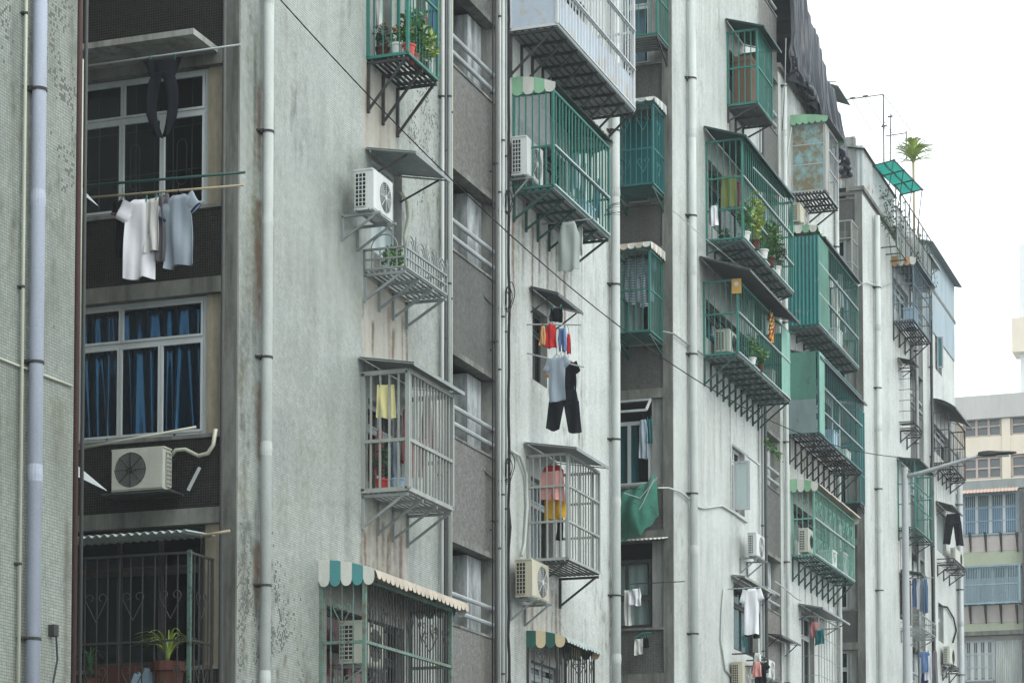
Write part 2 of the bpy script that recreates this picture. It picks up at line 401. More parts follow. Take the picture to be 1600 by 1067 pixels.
# dirt running down the walls: (u, w top, length, half width, strength, rust share)
DR = []
def drip(px, py, ln, wd, s, r=0.): q = at(px, py, Y=D); DR.append((q.x, q.z, ln, wd, s, r))
for k, c in CG.items():
    if c['notch']: continue
    n = 8
    for i in range(n):
        DR.append((c['u0'] + (c['u1'] - c['u0']) * (i + .3 * random.random()) / (n - 1), c['w0'] - .25, random.uniform(.8, 2.9), random.uniform(.025, .06), random.uniform(.3, .95), random.uniform(0, 1) ** 1.6))
    DR.append(((c['u0'] + c['u1']) / 2, c['w0'] - .1, 1.6, (c['u1'] - c['u0']) * .5, .30, .0))
for px, py, ln, wd, s, r in [(405, 125, 1.2, .07, .8, .45), (404, 310, .9, .06, .8, .6), (405, 376, 1.2, .08, .95, .75), (405, 592, 1.1, .08, .95, .55), (404, 845, 1.0, .08, .8, .6), (398, 60, 5, .12, .35, 0),
    (583, 500, .55, .03, 1, 1), (615, 515, .5, .03, 1, 1), (570, 830, .7, .03, .9, 1), (606, 835, .7, .03, .9, 1), (590, 830, .7, .02, .6, .8), (626, 820, .8, .03, .7, .5),
    (575, 120, 1.0, .05, .6, .2), (600, 170, .9, .04, .5, .2), (550, 240, 1.8, .15, .35, 0), (955, 390, 1.2, .05, .6, .6), (955, 530, 1.0, .05, .6, .7), (955, 900, 1.6, .1, .5, .3),
    (800, 200, 1.2, .06, .5, .4), (880, 385, 1.2, .3, .3, 0), (1076, 90, 1, .05, .6, .2), (1076, 245, 1.2, .06, .6, .3), (1078, 790, 1.2, .05, .5, .5), (1150, 810, 1.2, .2, .3, 0),
    (24, 0, 3.5, .05, .5, 0), (52, 0, 5, .04, .4, 0), (76, 985, 1.4, .04, .7, .7), (104, 800, 2.2, .05, .5, .2), (20, 560, 2.2, .2, .3, 0), (90, 610, 1.5, .15, .3, 0),
    (690, 0, 4, .12, .35, 0), (690, 500, 4, .12, .35, 0), (400, 0, 6, .12, .4, 0), (385, 300, 8, .1, .35, 0), (808, 0, 14, .1, .3, 0), (1240, 690, 2, .3, .4, 0), (1305, 930, 2, .1, .4, .3)]:
    drip(px, py, ln, wd, s, r)
BARE = []
def bare(px0, px1, yt, yb, s=.8): a = at(px0, yt, Y=D); b = at(px1, yt, Y=D); BARE.append((a.x, b.x, at(px0, yb, Y=D).z, a.z, s))
bare(566, 618, 95, 229); bare(568, 632, 425, 560); bare(566, 640, 790, 880, .6); bare(818, 862, 905, 985, .75); bare(797, 812, 60, 125, .5)
MISS = []
def miss(px, py, ru, rw, s): q = at(px, py, Y=D); MISS.append((q.x, q.z, ru, rw, s))
for a in [(88, 35, .35, .9, .35), (100, 150, .3, .8, .35), (94, 60, .2, .3, .45), (666, 170, .5, .6, .3), (650, 215, .3, .4, .3), (662, 300, .35, .25, .3), (425, 985, .35, .7, .45), (440, 1010, .4, .5, .4), (385, 955, .25, .6, .5), (383, 1010, .2, .6, .5), (374, 880, .2, .5, .3), (300, 990, .1, .1, .2), (8, 20, .1, .3, .3), (105, 250, .25, .5, .22)]: miss(*a)
# ---------------------------------------------------------------- ground and road
g = MB(); g.sheet(lambda a, b: (-11 + 250 * a, -39 + 128 * b, 0), 8, 8); tag(g.build('ground', concrete('dusty ground', (.10, .10, .095), .4, .2), base=(0, 0, 0)), kind='structure')
def asphalt():
    t = NT('asphalt'); n = t.noise(t.pos(), 60, 5); b = t.noise(t.pos(), .7, 4)
    t.col(t.mix(t.ramp(n, .3, .7), t.mix(t.ramp(b, .3, .7), (.045, .047, .05), (.065, .065, .066)), (.09, .09, .09))); t.rough(.85); return t.m
g = MB(); g.box(-60, 200, -9, 9.2, .0, .01); tag(g.build('road', asphalt(), base=(0, 0, .0)), kind='structure')
g = MB(); g.box(-60, 92, 9.35, D + .3, 0, .14); tag(g.build('pavement', concrete('paving', (.28, .28, .27), .4), base=(0, D, 0)), kind='structure')
g = MB(); g.box(-60, 92, 9.2, 9.345, 0, .15); tag(g.build('kerb', M['conc_light'], base=(0, 9.3, 0)), kind='structure')
g = MB(); g.box(-60, 200, -.06, .06, .014, .018); tag(g.build('road_marking', M['alu_white'], base=(0, 0, 0)), kind='structure')

def fold_noise(x, seed, sc_):
    rs = np.random.RandomState(seed); t = rs.rand(4096); y = x * sc_ + 500.37
    i = np.floor(y).astype(int); f = y - i; f = f * f * (3 - 2 * f)
    return t[i % 4096] * (1 - f) + t[(i + 1) % 4096] * f
def noise2(x, y, seed):
    rs = np.random.RandomState(seed); t = rs.rand(256, 256)
    i = np.floor(x).astype(int); j = np.floor(y).astype(int); f = x - i; g_ = y - j
    f = f * f * (3 - 2 * f); g_ = g_ * g_ * (3 - 2 * g_)
    a = t[i % 256, j % 256]; b = t[(i + 1) % 256, j % 256]; c = t[i % 256, (j + 1) % 256]; d = t[(i + 1) % 256, (j + 1) % 256]
    return (a * (1 - f) + b * f) * (1 - g_) + (c * (1 - f) + d * f) * g_
def street_wall(parent, u0, u1, w0, w1, holes, mat, seed, fine=(3, 22.5), du=.03, amt=1., near=False):
    """tiled wall sheet with real openings; dirt kept as vertex attributes"""
    us = set(np.round(np.arange(u0, u1, du), 4).tolist() + [round(u1, 4)])
    ws = set(np.round(np.arange(fine[0], fine[1], .07), 4).tolist() + [w0, round(w1, 4)])
    hs_ = [h for h in holes if h[0] > u0 and h[1] < u1 + .01]
    for h in hs_:
        us |= {round(h[0], 4), round(h[1], 4)}; ws |= {round(h[2], 4), round(h[3], 4)}
    us = np.array(sorted(us)); ws = np.array(sorted(w for w in ws if w0 <= w <= w1))
    U, W_ = np.meshgrid(us, ws)
    nu, nw = len(us), len(ws)
    idx = np.arange(nu * nw).reshape(nw, nu)
    uc = (us[:-1] + us[1:]) / 2; wc = (ws[:-1] + ws[1:]) / 2
    UC, WC = np.meshgrid(uc, wc); keep = np.ones_like(UC, bool)
    for h in hs_: keep &= ~((UC > h[0]) & (UC < h[1]) & (WC > h[2]) & (WC < h[3]))
    q = np.stack([idx[:-1, :-1], idx[:-1, 1:], idx[1:, 1:], idx[1:, :-1]], -1)[keep]
    off = parent.location
    co = np.stack([U.ravel() - off.x, np.full(U.size, D) - off.y, W_.ravel() - off.z], -1)
    wav = (noise2(U.ravel() * .7, W_.ravel() * .5, seed + 9) - .5) * .02
    co[:, 1] += wav * 0
    me = bpy.data.meshes.new('front_wall'); me.from_pydata(co.tolist(), [], q.tolist()); me.materials.append(mat)
    streak = fold_noise(U + .03 * noise2(W_ * 1.5, U, seed + 18), seed, 11) * .5 * (noise2(U * 3, W_ * .45, seed + 19) * 1.4 + .2) + fold_noise(U, seed + 1, 3) * .5
    mot = noise2(U * 1.3, W_ * .5, seed + 2) * .6 + noise2(U * 4, W_ * 1.3, seed + 3) * .4
    gr = np.clip((streak - .45) * 1.6, 0, 1) * np.clip((mot - .25) * 1.8, 0, 1) * .62
    lm = noise2(U * .35, W_ * .18, seed + 4); gr += np.clip(lm - .48, 0, 1) * .85
    gr += np.exp(-(ROOF - W_) / 1.6) * .5 * (.3 + streak)
    edge = np.minimum(U - u0, u1 - U); gr += np.exp(-edge / .2) * .34 * (.3 + noise2(U * 2, W_ * .7, seed + 5))
    mould = np.clip(noise2(U * 9, W_ * 4, seed + 12) * .6 + noise2(U * 23, W_ * 9, seed + 13) * .4 - .56, 0, 1) * np.clip((noise2(U * .6, W_ * .4, seed + 14) - .45) * 3, 0, 1); gr += mould * 2.2
    crk = np.abs(noise2(U * 1.1 + .25 * noise2(U * 6, W_ * 6, seed + 16), W_ * .8, seed + 15) - .5); gr += np.where(crk < .004, .22, 0) * (noise2(U * .5, W_ * .5, seed + 17) > .55)
    ru = np.zeros_like(U); ba = np.zeros_like(U); ms = np.zeros_like(U)
    for h in hs_:
        m = (U > h[0] - .1) & (U < h[1] + .1) & (W_ < h[2])
        gr += m * np.exp(-(h[2] - W_) / .9) * .4 * (.2 + streak)
    for (x, z, ln, wd, s, r) in DR:
        if x < u0 - 1 or x > u1 + 1: continue
        t = (z - W_) / ln; wig = (noise2(W_ * 2.2, U * 0 + x * 7, seed + 6) - .5) * .05
        a = np.where((t > 0) & (t < 1), np.sqrt(np.clip(1 - t, 0, 1)) * np.clip(t * 12, 0, 1), 0) * np.exp(-((U - x + wig) / (wd * 1.25)) ** 2) * s
        a *= .45 + .55 * noise2(U * 16 + 3, W_ * 1.5, seed + 7) * 1.6
        gr += a * (1 - r) * 1.5; ru += a * r * 2.4
    for (a0, a1, b0, b1, s) in BARE:
        e = noise2(U * 5, W_ * 5, seed + 8) * .12 - .06
        m = (U + e > a0) & (U + e < a1) & (W_ + e > b0) & (W_ + e < b1); ba = np.maximum(ba, m * s)
    for (x, z, ru_, rw, s) in MISS:
        ms = np.maximum(ms, s * np.exp(-((U - x) / ru_) ** 2 - ((W_ - z) / rw) ** 2) * (noise2(U * 6, W_ * 4, seed + 11) > .42))
    for nm, ar in (('grime', gr * amt), ('rust', ru), ('bare', ba), ('miss', ms)):
        at_ = me.attributes.new(nm, 'FLOAT', 'POINT'); at_.data.foreach_set('value', np.clip(ar, 0, 1).ravel().astype(np.float32))
    o = bpy.data.objects.new('front_wall', me); link(o); o.parent = parent
    for h in hs_:     # reveals of the openings
        a, b, c, d = h; e = MB(FAC)
        e.add([(x, v, w) for v in (0, -.3) for x, w in ((a, c), (b, c), (b, d), (a, d))], [(0, 1, 5, 4), (1, 2, 6, 5), (2, 3, 7, 6), (3, 0, 4, 7)])
        e.build('opening_reveal', M['conc_light'], parent)
    for st, (a, b) in ((near, (u0 + .001, u0 + .12)), (True, (u1 - .12, u1 - .001))):
        if st: MB(FAC).box(a, b, -1.4, -.003, w0, w1).build('wall_return', M['conc_light'], parent)
    return o
def window(parent, fr, u0, u1, w0, w1, v=-.1, fm='alu', cols=(0, 1), tr=None, tcols=None, pane='glass', curtain=None, t=.045, d=.05, open_=None, grille=None, name='window'):
    f = MB(fr)
    f.box(u0, u0 + t, v - d, v, w0, w1); f.box(u1 - t, u1, v - d, v, w0, w1); f.box(u0 + t, u1 - t, v - d, v, w0, w0 + t); f.box(u0 + t, u1 - t, v - d, v, w1 - t, w1)
    wt = w0 + (w1 - w0) * tr if tr else w1
    if tr: f.box(u0 + t, u1 - t, v - d, v, wt - t / 2, wt + t / 2)
    def cell(a, b, c, e, dv):
        k = t * .7
        f.box(a, a + k, dv - d * .6, dv, c, e); f.box(b - k, b, dv - d * .6, dv, c, e); f.box(a + k, b - k, dv - d * .6, dv, c, c + k); f.box(a + k, b - k, dv - d * .6, dv, e - k, e)
    W0 = u0 + t + .004; WW = (u1 - u0) - 2 * t - .008; pn = MB(fr)
    for i in range(len(cols) - 1):
        a, b = W0 + WW * cols[i], W0 + WW * cols[i + 1]; top = wt - (t / 2 if tr else t)
        cell(a + .003, b - .003, w0 + t + .003, top - .003, v + .012)
        pn.quad((a + .03, v - .014, w0 + t), (b - .03, v - .014, w0 + t), (b - .03, v - .014, top), (a + .03, v - .014, top))
    if tr:
        tc = tcols or cols
        for i in range(len(tc) - 1):
            a, b = W0 + WW * tc[i], W0 + WW * tc[i + 1]; cell(a + .003, b - .003, wt + t / 2 + .003, w1 - t - .003, v + .012)
            pn.quad((a + .03, v - .014, wt + t / 2), (b - .03, v - .014, wt + t / 2), (b - .03, v - .014, w1 - t), (a + .03, v - .014, w1 - t))
    wo = f.build(name, M[fm], parent); pn.build('pane', M[pane], wo)
    if curtain:
        mt, c0, c1, seed, amp = curtain; rs = random.Random(seed); ph = [rs.uniform(0, 6) for _ in range(4)]
        a, b = u0 + (u1 - u0) * c0, u0 + (u1 - u0) * c1; fq = (b - a) * 30
        def cf(s, r):
            x = a + (b - a) * s
            sw = math.sin(fq * s + ph[0] + .8 * math.sin(3 * s + ph[1]) + 1.3 * r) * amp + math.sin(fq * .43 * s + ph[2]) * amp * .8
            return (x + .05 * math.sin(fq * .3 * s + ph[3]) * r, v - .13 + sw * (.35 + r), w1 - .07 - (w1 - w0 - .08) * r)
        cm = MB(fr); cm.sheet(cf, 140, 14); cm.build('curtain', mt, wo, smooth=True)
    if grille:
        gm = MB(fr); gv = v - .07
        for i in range(1, 7):
            x = u0 + (u1 - u0) * i / 7; gm.bar((x, gv, w0), (x, gv, w1), .012)
        for z in (.3, .62): gm.bar((u0, gv, w0 + (w1 - w0) * z), (u1, gv, w0 + (w1 - w0) * z), .012)
        for cx in (.42, .78):
            x = u0 + (u1 - u0) * (1 - cx); zc = w0 + (w1 - w0) * .36; pts = [(x + .07 * math.cos(q), gv, zc + (.22 if math.sin(q) > 0 else -.22) + .07 * math.sin(q)) for q in [i * math.pi / 8 for i in range(17)]]
            gm.tube(pts, .007, 5, False)
        gm.build('window_grille', M[grille], wo)
    return wo

BLD = []
blabels = ['green grey mosaic tiled block at the left edge, in front of the dark window recess', 'pale tiled apartment block with flower rack, grey cages and open stair landings in the middle',
           'pale apartment block with long green cages and black tarpaulin over its roof edge', 'hazy far apartment block with rooftop sheds, behind the street lamp']
M['peeling'] = concrete('peeling whitewash', (.42, .46, .47), 1.0, 3.5, (.07, .075, .075))
def block(i):
    x0, x1 = X0[i], X1[i]
    b = thing('apartment_block', ((x0 + x1) / 2, D + 4, 0), blabels[i], 'apartment building', 'row of old apartment blocks along the street'); BLD.append(b)
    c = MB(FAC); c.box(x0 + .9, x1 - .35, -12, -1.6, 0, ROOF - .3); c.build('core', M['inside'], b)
    holes = list(HOLES.values())
    if i == 0:
        street_wall(b, x0, x1, 0, ROOF, holes, M['tile_left'], 31, fine=(5, 13.5), amt=.9)
    else:
        s0, s1 = STAIR[i]
        fz = {1: (4, 14.5), 2: (3.5, 25.8), 3: (3.5, 22.5)}[i]
        RT = 25.8 if i == 2 else ROOF
        street_wall(b, x0, s0, 0, RT, holes, M['tile_mid' if i == 1 else 'tile_light'], 40 + i, fine=fz, amt={1: .85, 2: .5, 3: .35}[i])
        street_wall(b, s1, x1, 0, ROOF, holes, M['tile_light'], 50 + i, near=True, fine=fz, amt={1: .85, 2: .5, 3: .35}[i])
        # stair strip: parapets, landings, rails, recess
        MB(FAC).box(s0 + .002, s1 - .002, -1.5, -1.4, 0, RT).build('stair_wall', M['inside_pale'], b)
        for k in range(-2, 6): MB(FAC).box(s0 + .12, s1 - .12, -1.4, -.2, L(k) + .98, L(k) + 1.1).build('stair_landing', M['inside_pale'], b)

        for k in range(-3, 7):
            z = 7.69 + 2.9 * k
            if z > RT - 1.5: continue
            pm = MB(FAC); pm.box(s0 + .002, s1 - .002, -.16, -.03, z + .09, z + 1.62); pp = pm.build('stair_parapet', M[('tile_brown', 'tile_grey', 'tile_brown')[k % 3] if i < 3 else 'tile_grey'], b)
            MB(FAC).box(s0 + .002, s1 - .002, -.2, .0, z, z + .085).build('parapet_beam', M['conc'], pp); MB(FAC).box(s0 + .002, s1 - .002, -.18, -.01, z + 1.621, z + 1.66).build('parapet_coping', M['conc'], pp)
            for dz in (.24, .50): MB(FAC).tube([(s0 - .02, -.06, z + 1.62 + dz), (s1 + .02, -.06, z + 1.62 + dz)], .038, 8).build('stair_rail', M['steel'], b)
            MB(FAC).box(s0 + .125, s0 + 1.1, -1.38, -.45, z + 1.98, z + 2.72).build('hanging_partition', M['plaster_grey'], b)
            MB(FAC).box(s1 - .75, s1 - .125, -1.38, -.22, z + 1.0, z + 2.89).build('landing_pier', M['peeling'], b)
            wm = MB(FAC); wm.box(s0 + 1.25, s1 - .8, -1.39, -1.3, z + 1.7, z + 2.85); wm.build('landing_window', M['glass_dark'], b)
    # the wall facing down the street inside the recess
    if i > 0:
        N = NOT(x0); a = MB(N); a.box(0.002, .21, -.3, .035, 0, 25.8 if i == 2 else ROOF); a.build('corner_pillar', M['conc'], b)
        u_s, u_e = .47, 2.36
        cs = lambda nm, mt, *bx: MB(N).box(*bx).build(nm, M[mt], b)
        for k in range(-2, 6):
            cs('floor_beam', 'conc', .211, ND, -.3, .03, L(k), L(k) + .20)
            cs('spandrel', 'tile_black' if i == 1 else 'tile_grey', .211, ND, -.28, 0., L(k) + .201, L(k) + 1.08)
            cs('window_sill', 'conc', .211, ND, -.3, .05 if i == 2 else .02, L(k) + 1.081, L(k) + 1.13)
            for a0, a1 in ((.211, u_s), (u_e, ND)): cs('window_surround', 'plaster' if i == 1 else 'plaster_grey', a0, a1, -.28, -.06, L(k) + 1.131, L(k + 1) - .001)
        # sill capped by roof parapet
        for k in range(-1, 5):
            w0, w1 = L(k) + 1.135, L(k + 1) - .005
            if i == 1 and k == 0:
                wo = window(b, N, u_s + .01, 2.34, w0, w1, -.09, 'alu_white', (0, .34, .67, 1), .70, (0, .66, 1), curtain=(CL_SATIN, .0, 1, 3, .06)); tag(wo, 'white framed window with blue satin curtains')
            elif i == 1 and k == 1:
                wo = window(b, N, u_s + .01, 2.34, w0, w1, -.09, 'alu_white', (0, .34, .67, 1), .70, (0, .66, 1), grille='steel_dark', pane='glass'); tag(wo, 'white framed window with iron grille behind dark panes')
            elif i == 2 and k == 1:
                wo = window(b, N, u_s, 1.9, w0, w1 - .42, -.09, 'alu_white', (0, .33, .66, 1), None, curtain=(CL['teal'], .25, .8, 8, .02)); q = MB(N); q.bar((u_s, .02, w1 - .02), (u_s, .34, w1 - .30), .04); q.bar((1.9, .02, w1 - .02), (1.9, .34, w1 - .30), .04); q.bar((u_s, .34, w1 - .30), (1.9, .34, w1 - .30), .045); q.bar((u_s, .02, w1 - .02), (1.9, .02, w1 - .02), .04); vl = q.build('vent_leaf', M['alu_white'], b); MB(N).quad((u_s, .02, w1 - .02), (1.9, .02, w1 - .02), (1.9, .34, w1 - .30), (u_s, .34, w1 - .30)).build('pane', M['glass'], vl)
            elif i == 2 and k == 0:
                window(b, N, u_s + .0, 2.1, w0, w1 - .35, -.12, 'steel_dark', (0, .33, .66, 1), .45, curtain=(CL['greygreen'], .1, .95, 5, .02))
            elif i == 1 and k == -1: window(b, N, u_s, u_e - .02, w0, w1, -.1, 'steel_dark', (0, .33, .66, 1), .7)
            else:
                window(b, N, u_s, u_e - .02, w0, w1, -.1, 'alu', (0, .33, .66, 1), .7, curtain=(CL[random.choice(['greyblue', 'greygreen', 'teal'])], .1, .7, k + 5 * i, .02))
        bw = MB(); bw.box(X1[i - 1] - .2, x0 + .2, D + ND, D + ND + .3, 0, ROOF)
        bw.build('recess_back_wall', M['render_wall'], b)
    ew = MB(FAC); ew.box(x1 - .118, x1, -(12 if i == 3 else ND - .002), -1.41, 0, ROOF); ew.build('end_wall', M['tile_light'] if i == 3 else M['render_wall'], b)
    # roof slab and parapet
    rf = MB(FAC)
    if i == 2: MB(FAC).box(x0 + .01, STAIR[2][1] - .002, -12, -1.6, ROOF + .11, 25.8).build('upper_floor', M['render_wall'], b)
    xr = STAIR[2][1] + .01 if i == 2 else x0
    rf.box(xr + .01, x1 - .12, -12, -.01, ROOF + .002, ROOF + .1); MB(FAC).box(xr - (.03 if i != 2 else 0), x1 + .03, -.35, .05, ROOF + .105, ROOF + .22).build('roof_coping', M['conc'], b)
    rf.build('roof', M['conc'], b)
    return b
CL_SATIN = (lambda: (lambda t: (t.col((.013, .05, .098)), t.rough(.2), t.val(t.b.inputs['Metallic'], .8), t.m)[-1])(NT('blue satin')))()
for i in range(4): block(i)
# ---------------------------------------------------------------- window cages
def heart(mb, P, cx, cz, s, r=.007, flip=1):
    """wrought scroll: two spiral horns over a V; P(x, z) -> frame point"""
    for sg in (-1, 1):
        pts = [P(cx, cz - s)]
        for i in range(15):
            t = i / 14; a = math.pi * (-.25 + 1.75 * t); rr = s * .33 * (1 - .5 * t)
            pts.append(P(cx + sg * (s * .42 + rr * math.cos(a)), cz + flip * (s * .45 + rr * math.sin(a))))
        mb.tube(pts, r, 4, False)
def scallop_awning(parent, fr, u0, u1, wall_w, p, drop, m1, m2, stripe=.17, val=.17, curve=.35, near=True, name='awning', m3=None, fringe=1.):
    """curved sheet awning: falls from the wall to its outer edge, with a scalloped fringe on three sides"""
    def prof(t): return (t * p, wall_w - drop * (t ** (1 + curve * 3)))
    a = MB(fr)
    n = max(2, int(round((u1 - u0) / stripe)))
    for k in range(n):
        a.mi = (k % 2) if not m3 else 2; q0, q1 = u0 + (u1 - u0) * k / n, u0 + (u1 - u0) * (k + 1) / n
        a.sheet(lambda s, t: (q0 + (q1 - q0) * s, prof(t)[0], prof(t)[1] + .006 * math.sin(math.pi * s)), 2, 8, .006)
        zf = prof(1)[1]; cu = (q0 + q1) / 2; hw = (q1 - q0) / 2
        def fr_(s, t):
            h = fringe * val * (.88 + .24 * ((k * 7919) % 13) / 13) * (.55 + .45 * math.sqrt(max(0, 1 - (2 * s - 1) ** 2))); return (q0 + (q1 - q0) * s, p + .01 + .03 * t, zf - h * t)
        a.sheet(fr_, 8, 2, .004, (0, 1, 0) if fr is not FAC else (0, 1, 0))
    m = max(2, int(round(p / stripe)))
    for e in (u0, u1):
        for k in range(m):
            a.mi = k % 2; v0, v1 = p * k / m, p * (k + 1) / m
            def sd(s, t):
                v = v0 + (v1 - v0) * s; zt = prof(v / p)[1]; zb = zf - val * (.55 + .45 * math.sqrt(max(0, 1 - (2 * s - 1) ** 2)))
                return (e, v, zt + (zb - zt) * t)
            a.sheet(sd, 8, 2, .004, (1, 0, 0))
    return a.build(name, [M[m1], M[m2]] + ([M[m3]] if m3 else []), parent, smooth=False)
def sheet_canopy(parent, fr, u0, u1, v0, p, wz, drop, mat, corr=0., pitch=.08, rim=True, name='canopy', sag=0.):
    a = MB(fr); n = max(2, int((u1 - u0) / (pitch / 6))) if corr else 6
    f = lambda s, t: (u0 + (u1 - u0) * s, v0 + (p - v0) * t, wz - drop * t ** (1 + sag) + (corr * math.sin(2 * math.pi * (u1 - u0) * s / pitch) if corr else 0))
    a.sheet(f, n, 5, .005)
    if rim:
        a.bar((u0, v0, wz - .03), (u0, p, wz - drop - .03), .05, .012); a.bar((u1, v0, wz - .03), (u1, p, wz - drop - .03), .05, .012)
        a.bar((u0, p, wz - drop - .03), (u1, p, wz - drop - .03), .012, .05)
    return a.build(name, M[mat], parent)
def brackets(parent, fr, c, n, mat, drop=.5, p=None, t=.04, skip=(), inset=.02):
    p = p or c['p']
    for i in range(n):
        u = c['u0'] + inset + (c['u1'] - c['u0'] - 2 * inset) * (i / (n - 1) if n > 1 else .5); b = MB(fr); w = c['w0'] - .03
        b.bar((u, 0, w - t), (u, p, w - t), t); b.bar((u, t / 2, w - t), (u, t / 2, w - drop), t); b.bar((u, t / 2, w - drop + t), (u, p * .93, w - t), t * .8)
        b.build('bracket', M[mat], parent)
def cage(key, name, label, mat, group=None, cat='window cage', sp=.11, rails=(.5,), nb=4, bm='steel_dark', drop=.45, br=.012, fr_t=.035, floor='slats', floor_m=None, nside=None, side0=None, side0_h=1., front_m=None, hearts=(), top=True, low_panel=None, far_panel=None, lattice=False, mats_front=None, lit_rails=()):
    c = CG[key]; fr = c['fr']; u0, u1, p, w0, w1 = (c[k] for k in ('u0', 'u1', 'p', 'w0', 'w1'))
    t = thing(name, fr.P(((u0 + u1) / 2, p / 2, w0 - .1)), label, cat, group)
    c['root'] = t; f = MB(fr); h = fr_t
    for u in (u0, u1):
        for v in (0.02, p): f.bar((u, v, w0), (u, v, w1), h)
        for w in (w0, w1): f.bar((u, 0, w), (u, p, w), h)
    for w in (w0, w1): f.bar((u0, p, w), (u1, p, w), h)
    for r_ in rails:
        w = w0 + (w1 - w0) * r_; f.bar((u0, p, w), (u1, p, w), h * .8); f.bar((u0, 0, w), (u0, p, w), h * .8); f.bar((u1, 0, w), (u1, p, w), h * .8)
    f.build('frame', M[mat], t)
    for r_ in lit_rails: w = w0 + (w1 - w0) * r_ + .012; MB(fr).bar((u0 + .02, p + h * .5 + .008, w), (u1 - .02, p + h * .5 + .008, w), h * .62).build('rail_highlight', M['alu_white'], t)  # pale bars paint the light caught along the front rails
    g_ = MB(fr); n = max(2, int(round((u1 - u0) / sp)))
    rb = random.Random(len(key) * 31 + n)
    for i in range(1, n): u = u0 + (u1 - u0) * i / n + rb.uniform(-.008, .008); b_ = rb.uniform(-.012, .012) if rb.random() < .25 else 0; g_.bar((u, p - .004, w0), (u + b_, p - .004 + abs(b_), (w0 + w1) / 2), br); g_.bar((u + b_, p - .004 + abs(b_), (w0 + w1) / 2), (u, p - .004, w1), br)
    if lattice:
        for r_ in (.14, .32, .68, .86): w = w0 + (w1 - w0) * r_; g_.bar((u0, p, w), (u1, p, w), br)
    for (r_, s_) in hearts:
        k = max(1, int((u1 - u0) / (s_ * 2.4)))
        for i in range(k): heart(g_, lambda x, z: (x, p + .004, z), u0 + (u1 - u0) * (i + .5) / k, w0 + (w1 - w0) * r_, s_)
    g_.build('front_grille', M[mats_front or mat], t)
    m = nside or max(4, int(round(p / .125)))
    for j, u in enumerate((u0, u1)):
        if j == 0 and side0:
            MB(fr).box(u - .012, u, .03, p - .02, w0 + .02 + (w1 - w0) * (1 - side0_h), w1 - .02).build('side_panel', M[side0], t)
            if side0_h == 1.: continue
        q = MB(fr)
        for i in range(1, m): q.bar((u, p * i / m, w0), (u, p * i / m, w1), br)
        for (r_, s_) in hearts: heart(q, lambda x, z: (u - .004, x, z), p * .5, w0 + (w1 - w0) * r_, min(s_, p * .3))
        q.build('side_grille', M[mat], t)
    fm = floor_m or bm; q = MB(fr)
    if floor == 'slats':
        k = max(3, int(p / .085))
        for i in range(k + 1): v = .03 + (p - .05) * i / k; q.bar((u0, v, w0 - .028), (u1, v, w0 - .028), .045, .012)
    elif floor == 'sheet':
        k = max(3, int(p / .13))
        for i in range(k + 1): v = .03 + (p - .05) * i / k; q.bar((u0, v, w0 - .040), (u1, v, w0 - .040), .075, .012)
    elif floor == 'flat':
        q.box(u0 + .01, u1 - .01, .01, p - .01, w0 - .035, w0 - .022)
        k = int((u1 - u0) / .1)
        for i in range(k): q.bar((u0 + .05 + i * .1, .0, w0 - .042), (u0 + .05 + i * .1, p, w0 - .042), .014)
    q.build('floor_rack', M[fm], t)
    if floor == 'sheet': MB(fr).box(u0 + .01, u1 - .01, .01, p - .01, w0 - .03, w0 - .02).build('floor_plate', M['zinc_dark'], t)
    if nb: brackets(t, fr, c, nb, bm, drop)
    if low_panel: MB(fr).box(u0 + .02, u1 - .02, p - .04, p - .03, w0 + .02, w0 + (w1 - w0) * low_panel[1]).build('front_panel', M[low_panel[0]], t)
    if far_panel: MB(fr).box(u1 - (u1 - u0) * far_panel[1], u1 + .005, p + .008, p + .02, w0 - .02, w1 - .02).build('end_panel', M[far_panel[0]], t); MB(fr).box(u1 + .022, u1 + .034, .03, p + .02, w0 - .02, w1 - .02).build('end_panel', M[far_panel[0]], t)
    return t
def canopy_px(key, parent, pa, pb, pc_, mat, corr=0, pitch=.08, name='canopy', fr=FAC, rim=True):
    """sheet canopy from three photo points: at wall near end, outer near corner, outer far tip"""
    a = at(*pa, Y=D); b = at(*pb, X=a.x); p = D - b.y; e = at(*pc_, Y=D - p)
    return sheet_canopy(parent, fr, a.x, e.x, 0.01, p, a.z, a.z - b.z, mat, corr, pitch, rim, name)

GC = 'metal cages over the street windows'
t = cage('plants', 'window_cage', 'small bright green cage full of potted plants, above the folded sheet canopy', 'green', GC, nb=3, floor='slats', sp=.115, rails=(.55,), drop=.75, fr_t=.04)
t = cage('grey', 'window_cage', 'pale grey barred cage with plain metal canopy, on the wall below the flower rack', 'grey_bar', GC, nb=4, bm='zinc', floor_m='zinc', sp=.125, rails=(.42,), drop=.5, fr_t=.06, br=.026, nside=5)
canopy_px('grey', t, (560, 557), (647, 565), (726, 613), 'zinc')
t = cage('heart', 'window_cage', 'rusty green cage with scrollwork and teal and white striped awning, bottom centre', 'green_old', GC, nb=0, sp=.10, rails=(.62,), hearts=((.80, .17), (.36, .17)), fr_t=.05, br=.014, nside=4, mats_front='steel_dark')
c = CG['heart']; scallop_awning(t, FAC, c['u0'] - .05, c['u1'] + .22, at(497, 875, Y=D).z, c['p'] + .16, .16, 'aw_white', 'aw_teal', .155, .2, m3='aw_peach', fringe=.7)
c = CG['rack']; t = cage('rack', 'flower_rack', 'low open iron flower rack with arched trim under the wall air conditioner', 'zinc', cat='flower rack', nb=4, bm='zinc', sp=.1, rails=(.5,), drop=.42, fr_t=.028, br=.016)
q = MB(FAC)
